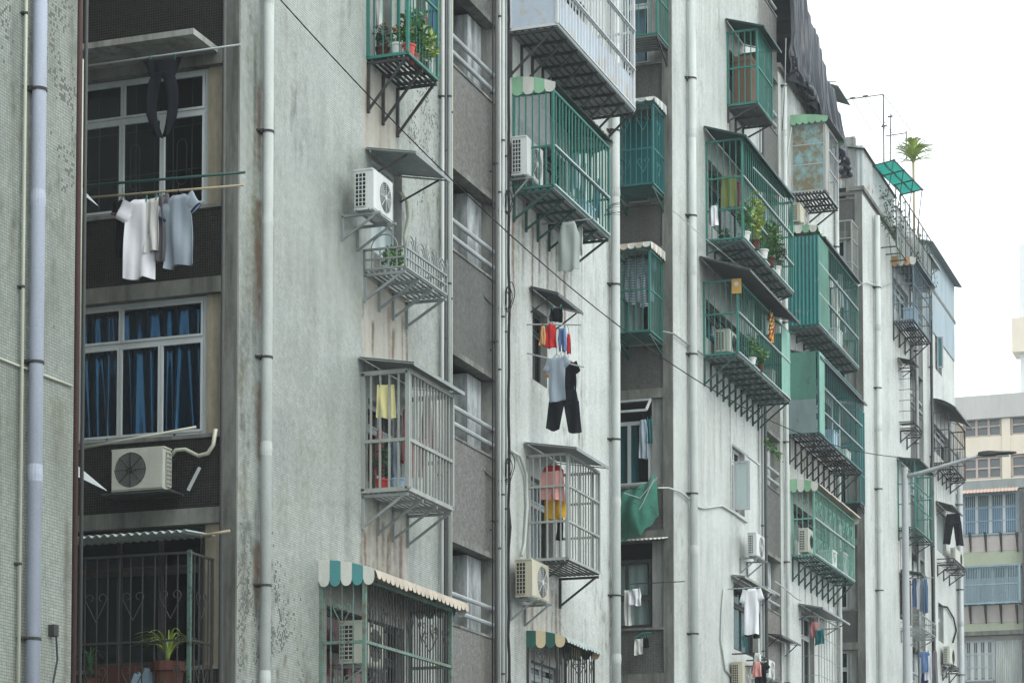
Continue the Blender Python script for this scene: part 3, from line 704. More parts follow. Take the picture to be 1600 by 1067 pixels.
for i in range(4):
    cu = c['u0'] + (c['u1'] - c['u0']) * (i + .5) / 4
    for r_ in (.15, .09): q.tube([(cu + r_ * math.cos(a), c['p'], c['w1'] + .02 + r_ * 1.2 * math.sin(a)) for a in [k * math.pi / 10 for k in range(11)]], .009, 5)
    q.tube([(cu + .2, c['p'], c['w1']), (cu + .2, c['p'], c['w1'] + .24)], .012, 5); q.tube([(cu + .15, c['p'], c['w1'] + .17), (cu + .25, c['p'], c['w1'] + .17)], .01, 5)
q.tube([(c['u0'], c['p'] * .5 + .2 * math.cos(a), c['w1'] + .2 * math.sin(a)) for a in [k * math.pi / 10 for k in range(11)]], .01, 5)
q.build('arched_trim', M['zinc'], t)
t = cage('bigwhite', 'window_cage', 'longest cage, white bars with pale blue stained end sheet, top of the middle wall', 'white_bar', GC, nb=9, sp=.17, rails=(.33, .66), drop=.75, fr_t=.045, br=.018, side0='sheet_pale', floor='sheet', floor_m='zinc', low_panel=('sheet_pale', .27), lit_rails=(.005, .33, .66))
t = cage('greenlong', 'window_cage', 'long bright green cage with light green awning and air conditioner at its near end', 'green', GC, nb=6, bm='green_dark', floor='sheet', floor_m='zinc', sp=.17, rails=(.42,), drop=.5, fr_t=.04, br=.022, lit_rails=(.005, .42))
c = CG['greenlong']; MB(FAC).box(c['u0'] - .01, c['u0'] - .004, .05, c['p'] - .05, c['w0'] + .65, c['w1'] - .05).build('plastic_sheet', M['film_clear'], t)
scallop_awning(t, FAC, c['u0'] - .02, c['u1'] + .1, at(801, 122, Y=D).z, c['p'] + .05, .17, 'aw_green', 'aw_white', .17, .15, m3='green_dark', fringe=.2)
t = cage('greybox', 'window_cage', 'grey rectangular barred cage with yellow towel and sheet canopy, right of the grey air conditioner', 'grey_bar', GC, nb=2, bm='steel_dark', sp=.14, rails=(.36, .70), drop=.55, fr_t=.045, br=.02, nside=6)
canopy_px('greybox', t, (818, 690), (901, 698), (951, 731), 'zinc')
t = cage('stripelow', 'window_cage', 'black scrollwork cage under dark green and cream awning, bottom of the middle wall', 'steel_dark', GC, nb=0, sp=.12, rails=(.55,), hearts=((.84, .13), (.3, .13)), fr_t=.035, br=.014)
c = CG['stripelow']; scallop_awning(t, FAC, c['u0'] - .02, at(938, 1010, Y=D - c['p'] - .15).x, at(820, 984, Y=D).z, c['p'] + .14, .13, 'aw_dgreen', 'aw_cream', .16, .17, m3='aw_grey', fringe=.6)
t = cage('tallgreen', 'window_cage', 'narrow tall teal green cage with dark canopy, highest on the right hand pale wall', 'green', GC, nb=3, sp=.115, rails=(.5,), drop=.35, fr_t=.045, br=.02, floor='sheet', floor_m='zinc_dark', far_panel=None)
canopy_px('tallgreen', t, (1133, 29), (1194, 40), (1221, 76), 'green_dark', .012)
t = cage('greenplants', 'window_cage', 'big green cage with highlights painted on its lower rails and many plants inside, beside the white drainpipe', 'green', GC, nb=8, sp=.19, rails=(.30, .62), drop=.28, fr_t=.04, br=.018, floor='sheet', floor_m='zinc', bm='green_dark', lit_rails=(.005, .30, .62))
canopy_px('greenplants', t, (1099, 197), (1166, 211), (1243, 302), 'green_dark', .012)
t = cage('talisman', 'window_cage', 'green cage with gold talisman plate and an air conditioner inside, under the plant filled cage', 'green', GC, nb=10, sp=.19, rails=(.55,), drop=.62, fr_t=.04, br=.016, floor='sheet', floor_m='zinc', bm='green_dark', far_panel=('green_pale', .17), lit_rails=(.005, .55))
canopy_px('talisman', t, (1092, 400), (1172, 420), (1250, 500), 'zinc_dark', .012)
t = cage('peel', 'window_cage', 'cage boarded with peeling turquoise panel under green awning, near the tarpaulin', 'steel', GC, nb=4, sp=.14, rails=(.4, .7), drop=.6, side0='board_peel', bm='steel_dark')
c = CG['peel']; MB(FAC).box(c['u0'] - .01, c['u0'] + (c['u1'] - c['u0']) * .3, c['p'] + .02, c['p'] + .03, c['w0'], c['w1']).build('front_panel', M['conc_light'], t)
scallop_awning(t, FAC, c['u0'] - .1, c['u1'] + .25, at(1233, 178, Y=D).z, c['p'] + .12, .12, 'aw_green', 'aw_green', .16, .14, m3='zinc_dark', fringe=.5)
t = cage('tealbox', 'window_cage', 'cage closed at its near end with bright teal corrugated sheet, mid right', 'green', GC, nb=7, sp=.2, rails=(.35, .7), drop=.2, bm='green_dark', floor='sheet', floor_m='zinc', lit_rails=(.005, .35, .7))
c = CG['tealbox']; q = MB(FAC)
q.sheet(lambda s, r_: (c['u0'] - .03 + .02 * math.sin(s * 2 * math.pi * 8), .02 + (c['p'] + .02) * s, c['w0'] + (c['w1'] - c['w0']) * r_), 64, 1, .004, (1, 0, 0)); q.build('corrugated_end', M['teal_sheet'], t)
MB(FAC).box(c['u0'], c['u0'] + 1.1, c['p'] + .02, c['p'] + .035, c['w0'], c['w1']).build('front_panel', M['sheet_green'], t)
scallop_awning(t, FAC, c['u0'] - .05, c['u0'] + .5, c['w1'] + .30, c['p'], .06, 'aw_green', 'aw_white', .2, .16)
sheet_canopy(t, FAC, c['u0'] + .5, c['u1'] + .1, 0, c['p'] + .1, c['w1'] + .3, .2, 'zinc_dark', .012)
t = cage('greendoor', 'window_cage', 'cage whose near end is a flat green and grey board, below the teal corrugated one', 'teal', GC, nb=9, sp=.22, rails=(.3, .6), drop=.7, bm='steel_dark', floor='slats', floor_m='steel_dark', lit_rails=(.3, .6))
c = CG['greendoor']; hm = (c['w0'] * .58 + c['w1'] * .42)
MB(FAC).box(c['u0'] - .03, c['u0'] - .012, .02, c['p'] - .05, hm, c['w1']).build('green_board', M['sheet_green'], t); MB(FAC).box(c['u0'] - .03, c['u0'] - .012, .02, c['p'] - .05, c['w0'], hm - .004).build('grey_board', M['sheet_greygreen'], t)
MB(FAC).box(c['u0'] - .03, c['u0'] + .55, c['p'] + .022, c['p'] + .04, c['w0'], c['w1']).build('front_panel', M['green_pale'], t)
canopy_px('greendoor', t, (1232, 546), (1283, 556), (1355, 620), 'zinc_dark', .012)
t = cage('palegreen', 'window_cage', 'pale mint green cage with scalloped white awning and an air conditioner inside, lower right', 'green_pale', GC, nb=8, sp=.16, rails=(.55,), drop=.6, hearts=((.78, .2), (.2, .2)), bm='green_dark', floor='slats', floor_m='green_dark', fr_t=.04, br=.016, lit_rails=(.005, .55))
c = CG['palegreen']; scallop_awning(t, FAC, c['u0'] - .1, c['u1'] + .1, at(1233, 747, Y=D).z, c['p'] + .13, .13, 'aw_green', 'aw_white', .18, .2, m3='aw_peach', fringe=.35)
t = cage('ochre', 'window_cage', 'blue grey cage with rusty ochre awning on the hazy far block', 'slate', GC, nb=4, sp=.14, rails=(.3, .65), drop=.55, floor='slats')
c = CG['ochre']; scallop_awning(t, FAC, c['u0'] - .1, c['u1'] + .35, at(1393, 400, Y=D).z, c['p'] + .1, .12, 'aw_rust', 'aw_white', .2, .2, m3='slate', fringe=.5)
t = cage('streetgreen', 'window_cage', 'green cage right behind the street lamp post', 'green', GC, nb=3, sp=.16, rails=(.35, .65), drop=.35, bm='green_dark')
canopy_px('streetgreen', t, (1401, 714), (1438, 716), (1462, 724), 'zinc_dark')
t = cage('farbox', 'window_cage', 'dark cage with humped canopy on the last corner, above the street lamp arm', 'steel_dark', GC, nb=5, sp=.16, rails=(.3, .65), drop=.4, floor='slats')
c = CG['farbox']; sheet_canopy(t, FAC, c['u0'] - .1, c['u1'] + .3, 0, c['p'] + .25, c['w1'] + .45, .35, 'zinc_dark', .015, .12, sag=.8)
# cages on the walls that face down the street
GN = 'metal cages in the window recess'
t = cage('n2top', 'window_cage', 'green barred cage in the second recess, topmost and cut by the photo edge', 'green', GN, nb=2, sp=.13, rails=(.4,), drop=.4, floor='sheet', floor_m='zinc', bm='steel_dark')
t = cage('n2a', 'window_cage', 'teal cage with heart scrolls in the second recess, second from the top', 'teal', GN, nb=2, sp=.12, rails=(.45,), hearts=((.78, .16), (.25, .16)), drop=.35, floor='slats', bm='green_dark')
c = CG['n2a']; MB(c['fr']).box(c['u0'], c['u1'], .1, .11, c['w0'] + .06, c['w1'] - .05).build('blue_curtain', CL['teal'], t)
scallop_awning(t, c['fr'], c['u0'] - .06, c['u1'], c['w1'] + .2, c['p'] + .08, .08, 'aw_white', 'aw_grey', .16, .1)
t = cage('n2b', 'window_cage', 'dark green cage packed with striped shirts in the second recess', 'green', GN, nb=2, sp=.14, rails=(.52,), drop=.3, floor='slats', bm='green_dark')
c = CG['n2b']; scallop_awning(t, c['fr'], c['u0'] - .06, c['u1'], c['w1'] + .2, c['p'] + .1, .06, 'aw_white', 'aw_peach', .16, .13)
t = cage('n3a', 'window_cage', 'grey white cage high in the hazy third recess', 'grey_bar', GN, nb=2, sp=.16, rails=(.3, .7), drop=.2)
t = cage('n3b', 'window_cage', 'teal cage in the third recess beside the pale mint green cage', 'teal', GN, nb=2, sp=.16, rails=(.3, .6), drop=.2)
# the ground cage in the first recess
M['green_post'] = paint('verdigris post', (.06, .12, .10), .7, .6, wcol=(.03, .025, .02), dirt=.8)
def shade_cage():
    N = NOT(X0[1]); c = dict(u0=.33, u1=2.9, p=.62, w0=4.1, w1=6.32)
    CG['dark'] = dict(c, fr=N, notch=True)
    t = cage('dark', 'window_cage', 'dark cage with scrollwork and a greenish corner post under white corrugated edge, bottom left', 'steel_dark', GN, nb=0, sp=.16, rails=(.52,), hearts=((.73, .2), (.32, .2)), br=.014, fr_t=.03)
    q = MB(N); q.bar((.33, .62, 4.1), (.33, .62, 6.35), .045); q.build('corner_post', M['green_post'], t)
    sheet_canopy(t, N, .30, 2.95, .0, .78, 6.62, .06, 'aw_grey', .02, .11, rim=False, name='corrugated_roof')
    return t
shade_cage()
# ---------------------------------------------------------------- windows in the street openings
def blk(u): return BLD[max(i for i in range(4) if X0[i] <= u)]
def hw(key, cols=(0, .5, 1), tr=.72, fm='alu', curtain=None, pane='glass', v=-.12, **k):
    h = HOLES[key]; return window(blk(h[0]), FAC, h[0] + .003, h[1] - .003, h[2] + .003, h[3] - .003, v, fm, cols, tr, curtain=curtain, pane=pane, **k)
for key, cu in (('plants', None), ('grey', 'brown'), ('heart', 'rose'), ('bigwhite', 'greyblue'), ('greenlong', 'greygreen'), ('greybox', 'greyblue'), ('stripelow', 'greygreen'), ('tallgreen', 'brown'),
                ('greenplants', None), ('talisman', 'teal'), ('peel', None), ('tealbox', 'offwhite'), ('greendoor', None), ('palegreen', 'greygreen'), ('ochre', 'offwhite'), ('streetgreen', None), ('farbox', None)):
    hw(key, fm='steel_dark' if key in ('greenlong', 'greenplants', 'talisman', 'tealbox', 'greendoor', 'tallgreen', 'heart', 'palegreen') else 'alu', cols=(0, .34, .67, 1) if HOLES[key][1] - HOLES[key][0] > 1.8 else (0, .5, 1), curtain=(CL[cu], 0, .7, len(key), .02) if cu else None)
hw('acwin', (0, 1), .45, pane='glass_pale'); hw('dry', (0, .5, 1), .7, fm='steel_dark')
hw('case', (0, .5, 1), .78, fm='alu_white', pane='glass'); hw('shirtwin', (0, .5, 1), .7, fm='steel_dark', curtain=(CL['teal'], .3, 1, 4, .02)); hw('lowcage', (0, .5, 1), .7)
hw('d_lad', (0, 1), .7, fm='steel_dark'); hw('d_cloth', (0, .5, 1), None, fm='steel_dark'); hw('d_teal', (0, 1), .8); hw('d_short', (0, 1), None, pane='glass_pale'); hw('d_low', (0, 1), .6)
# casement leaf standing open
def leaf(label, px0, px1, yt, yb, h, fm='alu_white', pane='glass_pale'):
    a = at(px0, yb, Y=D); X = a.x; y0 = D - .02; y1 = at(px1, yb, X=X).y; z0 = a.z; z1 = at(px0, yt, Y=D).z
    m = MB(); t = .05
    m.box(X, X + .04, y1, y1 + t, z0, z1); m.box(X, X + .04, y0 - t, y0, z0, z1); m.box(X, X + .04, y1 + t, y0 - t, z0, z0 + t); m.box(X, X + .04, y1 + t, y0 - t, z1 - t, z1)
    o = m.build('casement_leaf', M[fm], blk(X)); p = MB(); p.box(X + .016, X + .022, y1 + t, y0 - t, z0 + t, z1 - t); p.build('pane', M[pane], o); tag(o, label)
leaf('white casement leaf standing open', 1146, 1172, 721, 797, 'case'); leaf('teal glazed casement leaf standing open', 1463, 1474, 527, 575, 'd_teal', 'steel', 'film_teal')
q = MB(FAC); h = HOLES['case']; q.bar((h[0], .0, h[3] - .02), (h[0], .35, h[3] - .3), .04); q.bar((h[1], 0, h[3] - .02), (h[1], .35, h[3] - .3), .04); q.bar((h[0], .35, h[3] - .3), (h[1], .35, h[3] - .3), .04); q.build('top_vent_leaf', M['alu_white'], BLD[2])
# ---------------------------------------------------------------- drainpipes and wires
def pipe(px, r, mat, z0=0., z1=ROOF - .2, off=.03, label=None, name='drainpipe', joints=(), cat='drainpipe', py=533, Y=None, grp=None, clamps=True):
    x = at(px, py, Y=(Y if Y is not None else D) - off - r).x if Y is None else at(px, py, Y=Y).x; y = D - off - r if Y is None else Y
    t = thing(name, (x, y, z0), label, cat, grp)
    MB().tube([(x, y, z0), (x, y, z1)], r, 14).build('pipe', M[mat], t, smooth=True)
    if clamps:
        rs = random.Random(int(px)); z = z0 + rs.random() * 1.5 + .6; k = 0
        while z < z1 - .4:
            if r > .04:
                m = MB(); m.tube([(x, y, z - .09), (x, y, z - .02), (x, y, z), (x, y, z + .09)], [r * 1.01, r * 1.09, r * 1.09, r * 1.01], 14); m.build('pipe_joint', M[mat], t, smooth=False)
            m = MB(); zc = z + 1.15; m.tube([(x, y, zc), (x, y, zc + .03)], r * 1.13, 14); m.bar((x - r * 2.0, y + r + off * .7, zc + .015), (x + r * 1.4, y + r + off * .7, zc + .015), .025); m.bar((x - r * 1.6, y, zc + .015), (x - r * 1.6, y + r + off, zc + .015), .02)
            m.build('clamp', M['steel_dark'], t); z += 2.9
    return t
pipe(57, .075, 'pvc_blue', label='thick blue grey drainpipe on the leftmost tiled wall'); pipe(35, .018, 'pvc_cream', label='thin cream pipe beside the thick blue grey one at far left')
pipe(417, .070, 'pvc', label='white drainpipe on the big blank wall left of the flower rack'); pipe(962, .085, 'pvc', label='stained white drainpipe right of the green and grey cages, middle wall')
pipe(1083, .085, 'pvc', label='white drainpipe just left of the long green cages', z1=25.6)
pipe(1309, .06, 'pvc', label='white drainpipe at the far edge of the mint green cage wall'); pipe(1372, .085, 'pvc', label='white drainpipe on the hazy far block left of the lamp post'); pipe(1497, .10, 'steel', label='grey drainpipe at the last corner of the row', z1=18.2)
GP = 'service pipes beside the stair landings'
for px, r, mt, lb in ((691, .028, 'pvc', 'pale thin pipe, left one of the bundle left of the middle stair landings'), (696, .02, 'pipe_dark', 'dark thin pipe in the bundle left of the middle stair landings'), (701.5, .035, 'zinc', 'grey pipe, right one of the bundle left of the middle stair landings'),
    (775.5, .03, 'pipe_dark', 'dark iron pipe right of the middle stair landings'), (781, .02, 'pvc', 'thin white pipe next to the dark iron one, middle stairs'), (786, .028, 'pvc', 'white pipe nearest the black cable bundle'),
    (1190.5, .03, 'zinc', 'grey pipe left of the second stair landings'), (1195, .04, 'pipe_dark', 'dark pipe left of the second stair landings'), (1228.5, .05, 'pvc', 'pale pipe right of the second stair landings'),
    (1432, .05, 'zinc', 'grey pipe left of the hazy third stair landings'), (1455, .05, 'pipe_dark', 'dark pipe right of the hazy third stair landings'),
    (706, .012, 'pvc_cream', 'thin cream conduit at the left edge of the middle stair landings'), (770, .012, 'black', 'thin black wire at the right edge of the middle stair landings'), (791, .016, 'zinc', 'thin grey conduit between the white pipes and the cable bundle'), (1186, .015, 'pvc', 'thin white conduit beside the second stair landings')):
    pipe(px, r, mt, label=lb, name='service_pipe', cat='pipe', grp=GP)
pipe(119.5, .035, 'pipe_rust', Y=D + .22, label='rust red pipe in the first dark recess', name='service_pipe', cat='pipe', clamps=False); pipe(124.5, .014, 'pvc_cream', Y=D + .35, label='thin yellowish pipe between two dark ones in the first recess', name='service_pipe', cat='pipe', clamps=False, z0=8.2, z1=11.5); pipe(130, .022, 'pipe_dark', Y=D + .55, label='thin dark pipe in the first dark recess, right of the rusty one', name='service_pipe', cat='pipe', clamps=False)
pipe(347.5, .022, 'pipe_dark', Y=D - .03, label='thin dark conduit on the concrete pillar left of the blank wall', name='service_pipe', cat='pipe', clamps=False)
def wire(pts, r, mat, label, cat='cable', name='cable', grp=None):
    return tag(MB().tube(pts, r, 6).build(name, M[mat], smooth=True, base=pts[0]), label, cat, grp)
x = at(795, 533, Y=D - .05).x; rs = random.Random(5)
m = MB(); pts = [(x + rs.uniform(-.012, .012), D - .05 + rs.uniform(-.01, .01), 2 + i * .35) for i in range(50)]; m.tube(pts, [.024 + (.035 if rs.random() < .12 else 0) for _ in pts], 7)
bt = m.build('cable_bundle', M['black'], base=(x, D - .05, 2)); tag(bt, 'black bundle of cables running down beside the middle stair landings', 'cable')
m = MB()
for zc in (9.2, 12.0, 13.6):
    for k in range(3):
        cx = x - .12 - .07 * k; rr = .11 + .05 * k
        MB().tube([(cx + rr * math.cos(a) * (1 + .2 * math.sin(3 * a + k)), D - .06 - .05 * k, zc + rr * 1.3 * math.sin(a + .3 * k)) for a in [j * math.pi / 9 for j in range(19)]], .008, 5).build('cable_loop', M['black'], bt)
    MB().tube([(x - 1.1 + .1 * j, D + .05 - .012 * j, zc - .1 - .12 * math.sin(j * .28)) for j in range(12)], .009, 5).build('cable_end', M['black'], bt)
# the long cable crossing to the street lamp
A = at(438, 0, Y=12.6); B = Vector((52.0, 9.55, 12.15)); pts = []
for i in range(-6, 41):
    t = i / 40; p = A.lerp(B, t); p.z -= 1.32 * 4 * t * (1 - t); pts.append(p)
wire(pts, .009, 'black', 'long black cable sagging across the facades to the street lamp')
def wpx(pl, off=.02): return [at(a, b, Y=D - off) for a, b in pl]
wire(wpx([(0, 560), (30, 572), (60, 583), (113, 603)], .02), .014, 'pvc_cream', 'cream cable crossing the leftmost tiled wall')
wire(wpx([(1028, 762), (1045, 762), (1062, 768), (1078, 780)], .05), .018, 'pvc', 'white hose from the green net to the drainpipe')
wire(wpx([(1088, 791), (1100, 794), (1128, 790), (1145, 800), (1167, 816)], .03), .022, 'pvc', 'white hose on the wall below the open casement window')
wire(wpx([(1036, 518), (1052, 521), (1075, 538), (1100, 555)], .05), .016, 'zinc', 'thin grey pipe leading to the talisman cage')
wire(wpx([(1052, 330), (1060, 336), (1075, 350), (1101, 372), (1150, 412), (1165, 420)], .35), .008, 'pvc', 'thin white line passing the white drainpipe to the talisman cage')
wire(wpx([(1131, 920), (1128, 950), (1126, 1000), (1133, 1045), (1145, 1058)], .03), .022, 'pvc', 'white hose beside the window with the hanging T-shirt')
wire(wpx([(1238, 190), (1232, 230), (1228, 275)], .02), .02, 'pvc', 'white hose left of the peeling turquoise boards')
wire(wpx([(797, 703), (812, 712), (822, 740), (824, 790), (820, 850), (815, 868)], .05), .026, 'pvc', 'white insulated hose above the grey air conditioner')
wire(wpx([(626, 300), (636, 315), (638, 340), (632, 370), (634, 390)], .08), .03, 'pvc_cream', 'cream hose below the plain sheet canopy')
wire(wpx([(1211, 908), (1225, 918), (1245, 935), (1253, 938)], .25), .016, 'pvc', 'white cable between the T-shirt window and the next canopy')
wire(wpx([(1340, 447), (1352, 441), (1375, 448), (1393, 440)], .05), .02, 'pvc', 'white hose crossing the third recess')
wire(wpx([(1468, 946), (1480, 948), (1490, 965), (1494, 985), (1489, 1003)], .05), .03, 'black', 'dark hose looping to the lowest far air conditioner')
wire(wpx([(1455, 500), (1455, 600), (1456, 700), (1453, 800), (1457, 900), (1458, 1060)], .12), .035, 'black', 'dark cable down the last block')
# ---------------------------------------------------------------- air conditioners
def ac(label, fr, u0, v0, w0, width, depth, h, mat='ac', bracket=True, rub=True, panel=False, sgn=1, base_u=None):
    u1 = u0 + width; v1 = v0 + depth; t = thing('air_conditioner', fr.P(((u0 + u1) / 2, (v0 + v1) / 2, w0)), label, 'air conditioner', 'outdoor air conditioner units')
    b = MB(fr); b.box(u0 + .012, u1 - .012, v0, v1 - .02, w0 + .03, w0 + h - .02); b.box(u0, u1, v0 - .01, v1 - .01, w0 + h - .02, w0 + h); b.box(u0, u1, v0, v1 - .01, w0 + .01, w0 + .03)
    fu = u1 - width * .37 if not panel else u0 + width * .66; rad = min(h * .43, width * .30); n = 28
    # front skin with a round opening
    vs = []; fs = []
    for i in range(n):
        a = 2 * math.pi * i / n; c, s_ = math.cos(a), math.sin(a); k = 1 / max(abs(c) , abs(s_))
        vs.append((fu + rad * c, v1 - .02, w0 + h / 2 + rad * s_)); ex = min(max(fu + c * k * h * .6, u0 + .012), u1 - .012); ez = w0 + min(max(h / 2 + s_ * k * h * .6, .03), h - .02); vs.append((ex, v1, ez)); vs.append((fu + rad * c, v1, w0 + h / 2 + rad * s_))
    for i in range(n):
        j = (i + 1) % n; fs += [(3 * i + 2, 3 * j + 2, 3 * j + 1, 3 * i + 1), (3 * i, 3 * j, 3 * j + 2, 3 * i + 2)]
    b.add(vs, fs)
    if panel: b.box(u0 + .012, fu - h * .6, v1 - .02, v1, w0 + .03, w0 + h - .02)
    else: b.box(u0 + .012, fu - h * .6, v1 - .02, v1, w0 + .03, w0 + h - .02)
    b.build('casing', M[mat], t)
    f = MB(fr); f.tube([(fu, v1 - .015, w0 + h / 2), (fu, v1 - .012, w0 + h / 2)], rad * .99, n)
    f.build('fan_opening', M['ac_fan' if mat == 'ac' else 'ac_dark'], t); f = MB(fr)
    for q in range(1, 9):
        r_ = rad * q / 8.5; f.tube([(fu + r_ * math.cos(2 * math.pi * i / 24), v1 + .004, w0 + h / 2 + r_ * math.sin(2 * math.pi * i / 24)) for i in range(25)], .003, 4, False)
    for i in range(8): a = math.pi * i / 4; f.bar((fu, v1 + .006, w0 + h / 2), (fu + rad * math.cos(a), v1 + .006, w0 + h / 2 + rad * math.sin(a)), .007)
    f.tube([(fu, v1, w0 + h / 2), (fu, v1 + .01, w0 + h / 2)], rad * .16, 12); f.build('fan_guard', M['ac_dark' if mat == 'ac' else 'ac_white'], t)
    s_ = MB(fr); a0 = v0 + .02; a1 = v0 + depth * .62; s_.box(u0 + .002, u0 + .010, a0, a1, w0 + .06, w0 + h - .06); s_.build('side_grille', M['ac_dark'], t); s_ = MB(fr)
    for i in range(9): w = w0 + .06 + (h - .12) * i / 8; s_.bar((u0 - .002, a0, w), (u0 - .002, a1, w), .010 if mat != 'ac' else .016)
    for i in range(4): v = a0 + (a1 - a0) * i / 3; s_.bar((u0 - .004, v, w0 + .06), (u0 - .004, v, w0 + h - .06), .009)
    s_.build('side_louvre', M[mat], t)
    if bracket:
        for u in (u0 + .08, u1 - .08):
            q = MB(fr); q.bar((u, 0, w0 - .03), (u, v1 + .08, w0 - .03), .035); q.bar((u, .02, w0 - .03), (u, .02, w0 - .36), .035); q.bar((u, .03, w0 - .34), (u, v1, w0 - .05), .028); q.build('bracket', M['zinc' if bracket is True else bracket], t)
        q = MB(fr); q.bar((u0 - .05, v0 + .05, w0 - .0), (u1 + .05, v0 + .05, w0 - .0), .02); q.bar((u0 - .05, v1 - .05, w0 - .0), (u1 + .05, v1 - .05, w0 - .0), .02); q.build('shelf_rail', M['zinc'], t)
    return t
def acp(label, pb, pc, pf, yt, yb, gap=.12, **k):
    u0 = at(pb, yb, Y=D - gap).x; v1 = D - at(pc, yb, X=u0).y; u1 = at(pf, yb, Y=D - v1).x; w0 = at(pc, yb, X=u0).z; w1 = at(pc, yt, X=u0).z
    return ac(label, FAC, u0, gap, w0, u1 - u0, v1 - gap, w1 - w0, **k)
acp('white air conditioner under the plain folded sheet canopy', 553, 583, 614, 262, 327, .22, mat='ac_white')
acp('cream air conditioner inside the rusty green cage with teal striped awning', 529, 565, 599, 968, 1036, .10)
acp('white air conditioner at the near end of the long bright green cage', 799, 823, 849, 211, 273, .06, mat='ac_white')
acp('cream air conditioner under the grey cage with yellow towel', 805, 831, 858, 872, 932, .12, mat='ac_old')
acp('small air conditioner standing inside the talisman cage', 1117, 1140, 1152, 513, 549, .10, bracket=False)
acp('air conditioner below the peeling turquoise boards', 1238, 1250, 1266, 316, 346, .10, mat='ac_old')
acp('air conditioner inside the pale mint green cage', 1248, 1263, 1271, 824, 862, .20, bracket=False)
acp('air conditioner on the wall below the open casement window', 1168, 1182, 1195, 831, 868, .2, mat='ac_white')
acp('air conditioner at the bottom edge left of the black T-shirt', 1143, 1160, 1174, 1033, 1072, .05, mat='ac_old')
acp('air conditioner at the bottom edge right of the black T-shirt', 1193, 1201, 1211, 1029, 1058, .3, mat='ac_white')
acp('hazy air conditioner on a rack below the big dark trousers', 1485, 1493, 1507, 855, 876, .15)
acp('hazy air conditioner lowest on the last wall', 1474, 1484, 1493, 1009, 1036, .1)
N1 = NOT(X0[1]); pA = at(268, 762, X=X0[1] - .14); uA = pA.y - D; v1_ = X0[1] - at(255, 762, Y=pA.y).x; uB = at(173, 762, X=X0[1] - v1_).y - D; wA = at(255, 764, X=X0[1] - v1_).z; wB = at(255, 696, X=X0[1] - v1_).z
ac('cream air conditioner facing the viewer below the blue curtained window', N1, uA, .14, wA, uB - uA, v1_ - .14, wB - wA, bracket=False)
q = MB(N1); q.box(uA - .12, uB + .12, .03, v1_ + .04, wA - .035, wA - .012); tag(q.build('shelf', M['steel_dark'], base=N1.P(((uA + uB) / 2, .2, wA - .04))), 'dark shelf carrying the cream air conditioner in the first recess', 'shelf')
q = at(270, 715, X=X0[1] - .2)
wire([at(a, b, X=X0[1] - .12) for a, b in ((268, 712), (275, 703), (290, 702), (310, 712), (325, 708), (333, 695), (337, 670))], .026, 'pvc_cream', 'cream hose curling right of the air conditioner in the first recess')
for a in (118, 165):
    pass
for lb, pp in (('white triangular bracket upper left in the first recess', ((120, 287), (120, 297), (152, 321))), ('white triangular bracket beside the air conditioner in the first recess', ((116, 724), (116, 742), (166, 766)))):
    P3 = [at(a, b, Y=D + .95 - (a - 118) * .004) for a, b in pp]; m = MB(); n_ = Vector((.03, 0, 0)); m.add([*P3, *[p + n_ for p in P3]], [(0, 1, 2), (5, 4, 3), (0, 3, 4, 1), (1, 4, 5, 2), (2, 5, 3, 0)])
    tag(m.build('shelf_bracket', M['alu_white'], base=P3[0]), lb, 'bracket')
P3 = [at(a, b, X=26.2) for a, b in ((312, 730), (294, 766))]; m = MB(); m.bar(P3[0], P3[1], .05, .02); tag(m.build('shelf_bracket', M['alu_white'], base=P3[1]), 'white slanting strut right of the air conditioner in the first recess', 'bracket')
# ---------------------------------------------------------------- canopies over windows
def canopy_thing(label, pa, pb, pc_, mat, corr=0, pitch=.08, rim=True):
    a = at(*pa, Y=D); t = thing('window_canopy', (a.x, D, a.z), label, 'canopy', 'sheet canopies over windows'); canopy_px('', t, pa, pb, pc_, mat, corr, pitch, 'sheet', FAC, rim)
    b = at(*pb, X=a.x); e = at(*pc_, Y=b.y); p = D - b.y
    for u in (a.x + .05, e.x - .05): q = MB(FAC); q.bar((u, .01, a.z - (a.z - b.z) - .28), (u, p * .8, b.z - .02), .022); q.build('strut', M['steel_dark'], t)
    return t
t = canopy_thing('plain folded grey sheet canopy above the white air conditioner', (571, 230), (650, 236), (703, 281), 'zinc')
t = canopy_thing('dark corrugated canopy above the window with red washing', (827, 447), (872, 457), (911, 485), 'zinc_dark', .012)
canopy_thing('flat grey canopy above the window with the hanging T-shirt', (1142, 897), (1164, 899), (1211, 917), 'conc_light')
canopy_thing('dark canopy left of the lower stair landing, right of T-shirt window', (1197, 989), (1222, 991), (1251, 1007), 'zinc_dark')
canopy_thing('grey canopy below the pale mint green cage', (1247, 942), (1286, 948), (1328, 967), 'zinc')
canopy_thing('small dark canopy above the ladder like bars on the far block', (1402, 558), (1428, 563), (1436, 573), 'steel_dark')
canopy_thing('dark canopy above the blue washing on the far block', (1407, 889), (1440, 894), (1449, 903), 'zinc_dark')
canopy_thing('blue grey canopy above the ochre awning on the far block', (1427, 393), (1453, 395), (1470, 423), 'zinc')
canopy_thing('black canopy above the big dark trousers on the last wall', (1462, 782), (1489, 789), (1504, 800), 'steel_dark')
# canopy slab over the upper recess window
N = NOT(X0[1]); pr = at(342, 72, X=X0[1]); cp = at(302, 44, Y=pr.y); p_ = X0[1] - cp.x
m = MB(N); m.box(pr.y - D, ND - .1, .031, p_, cp.z - .075, cp.z); t = m.build('concrete_canopy', M['conc_light'], base=(X0[1], D + 1.5, cp.z)); tag(t, 'pale concrete slab canopy over the topmost window of the first recess', 'canopy')
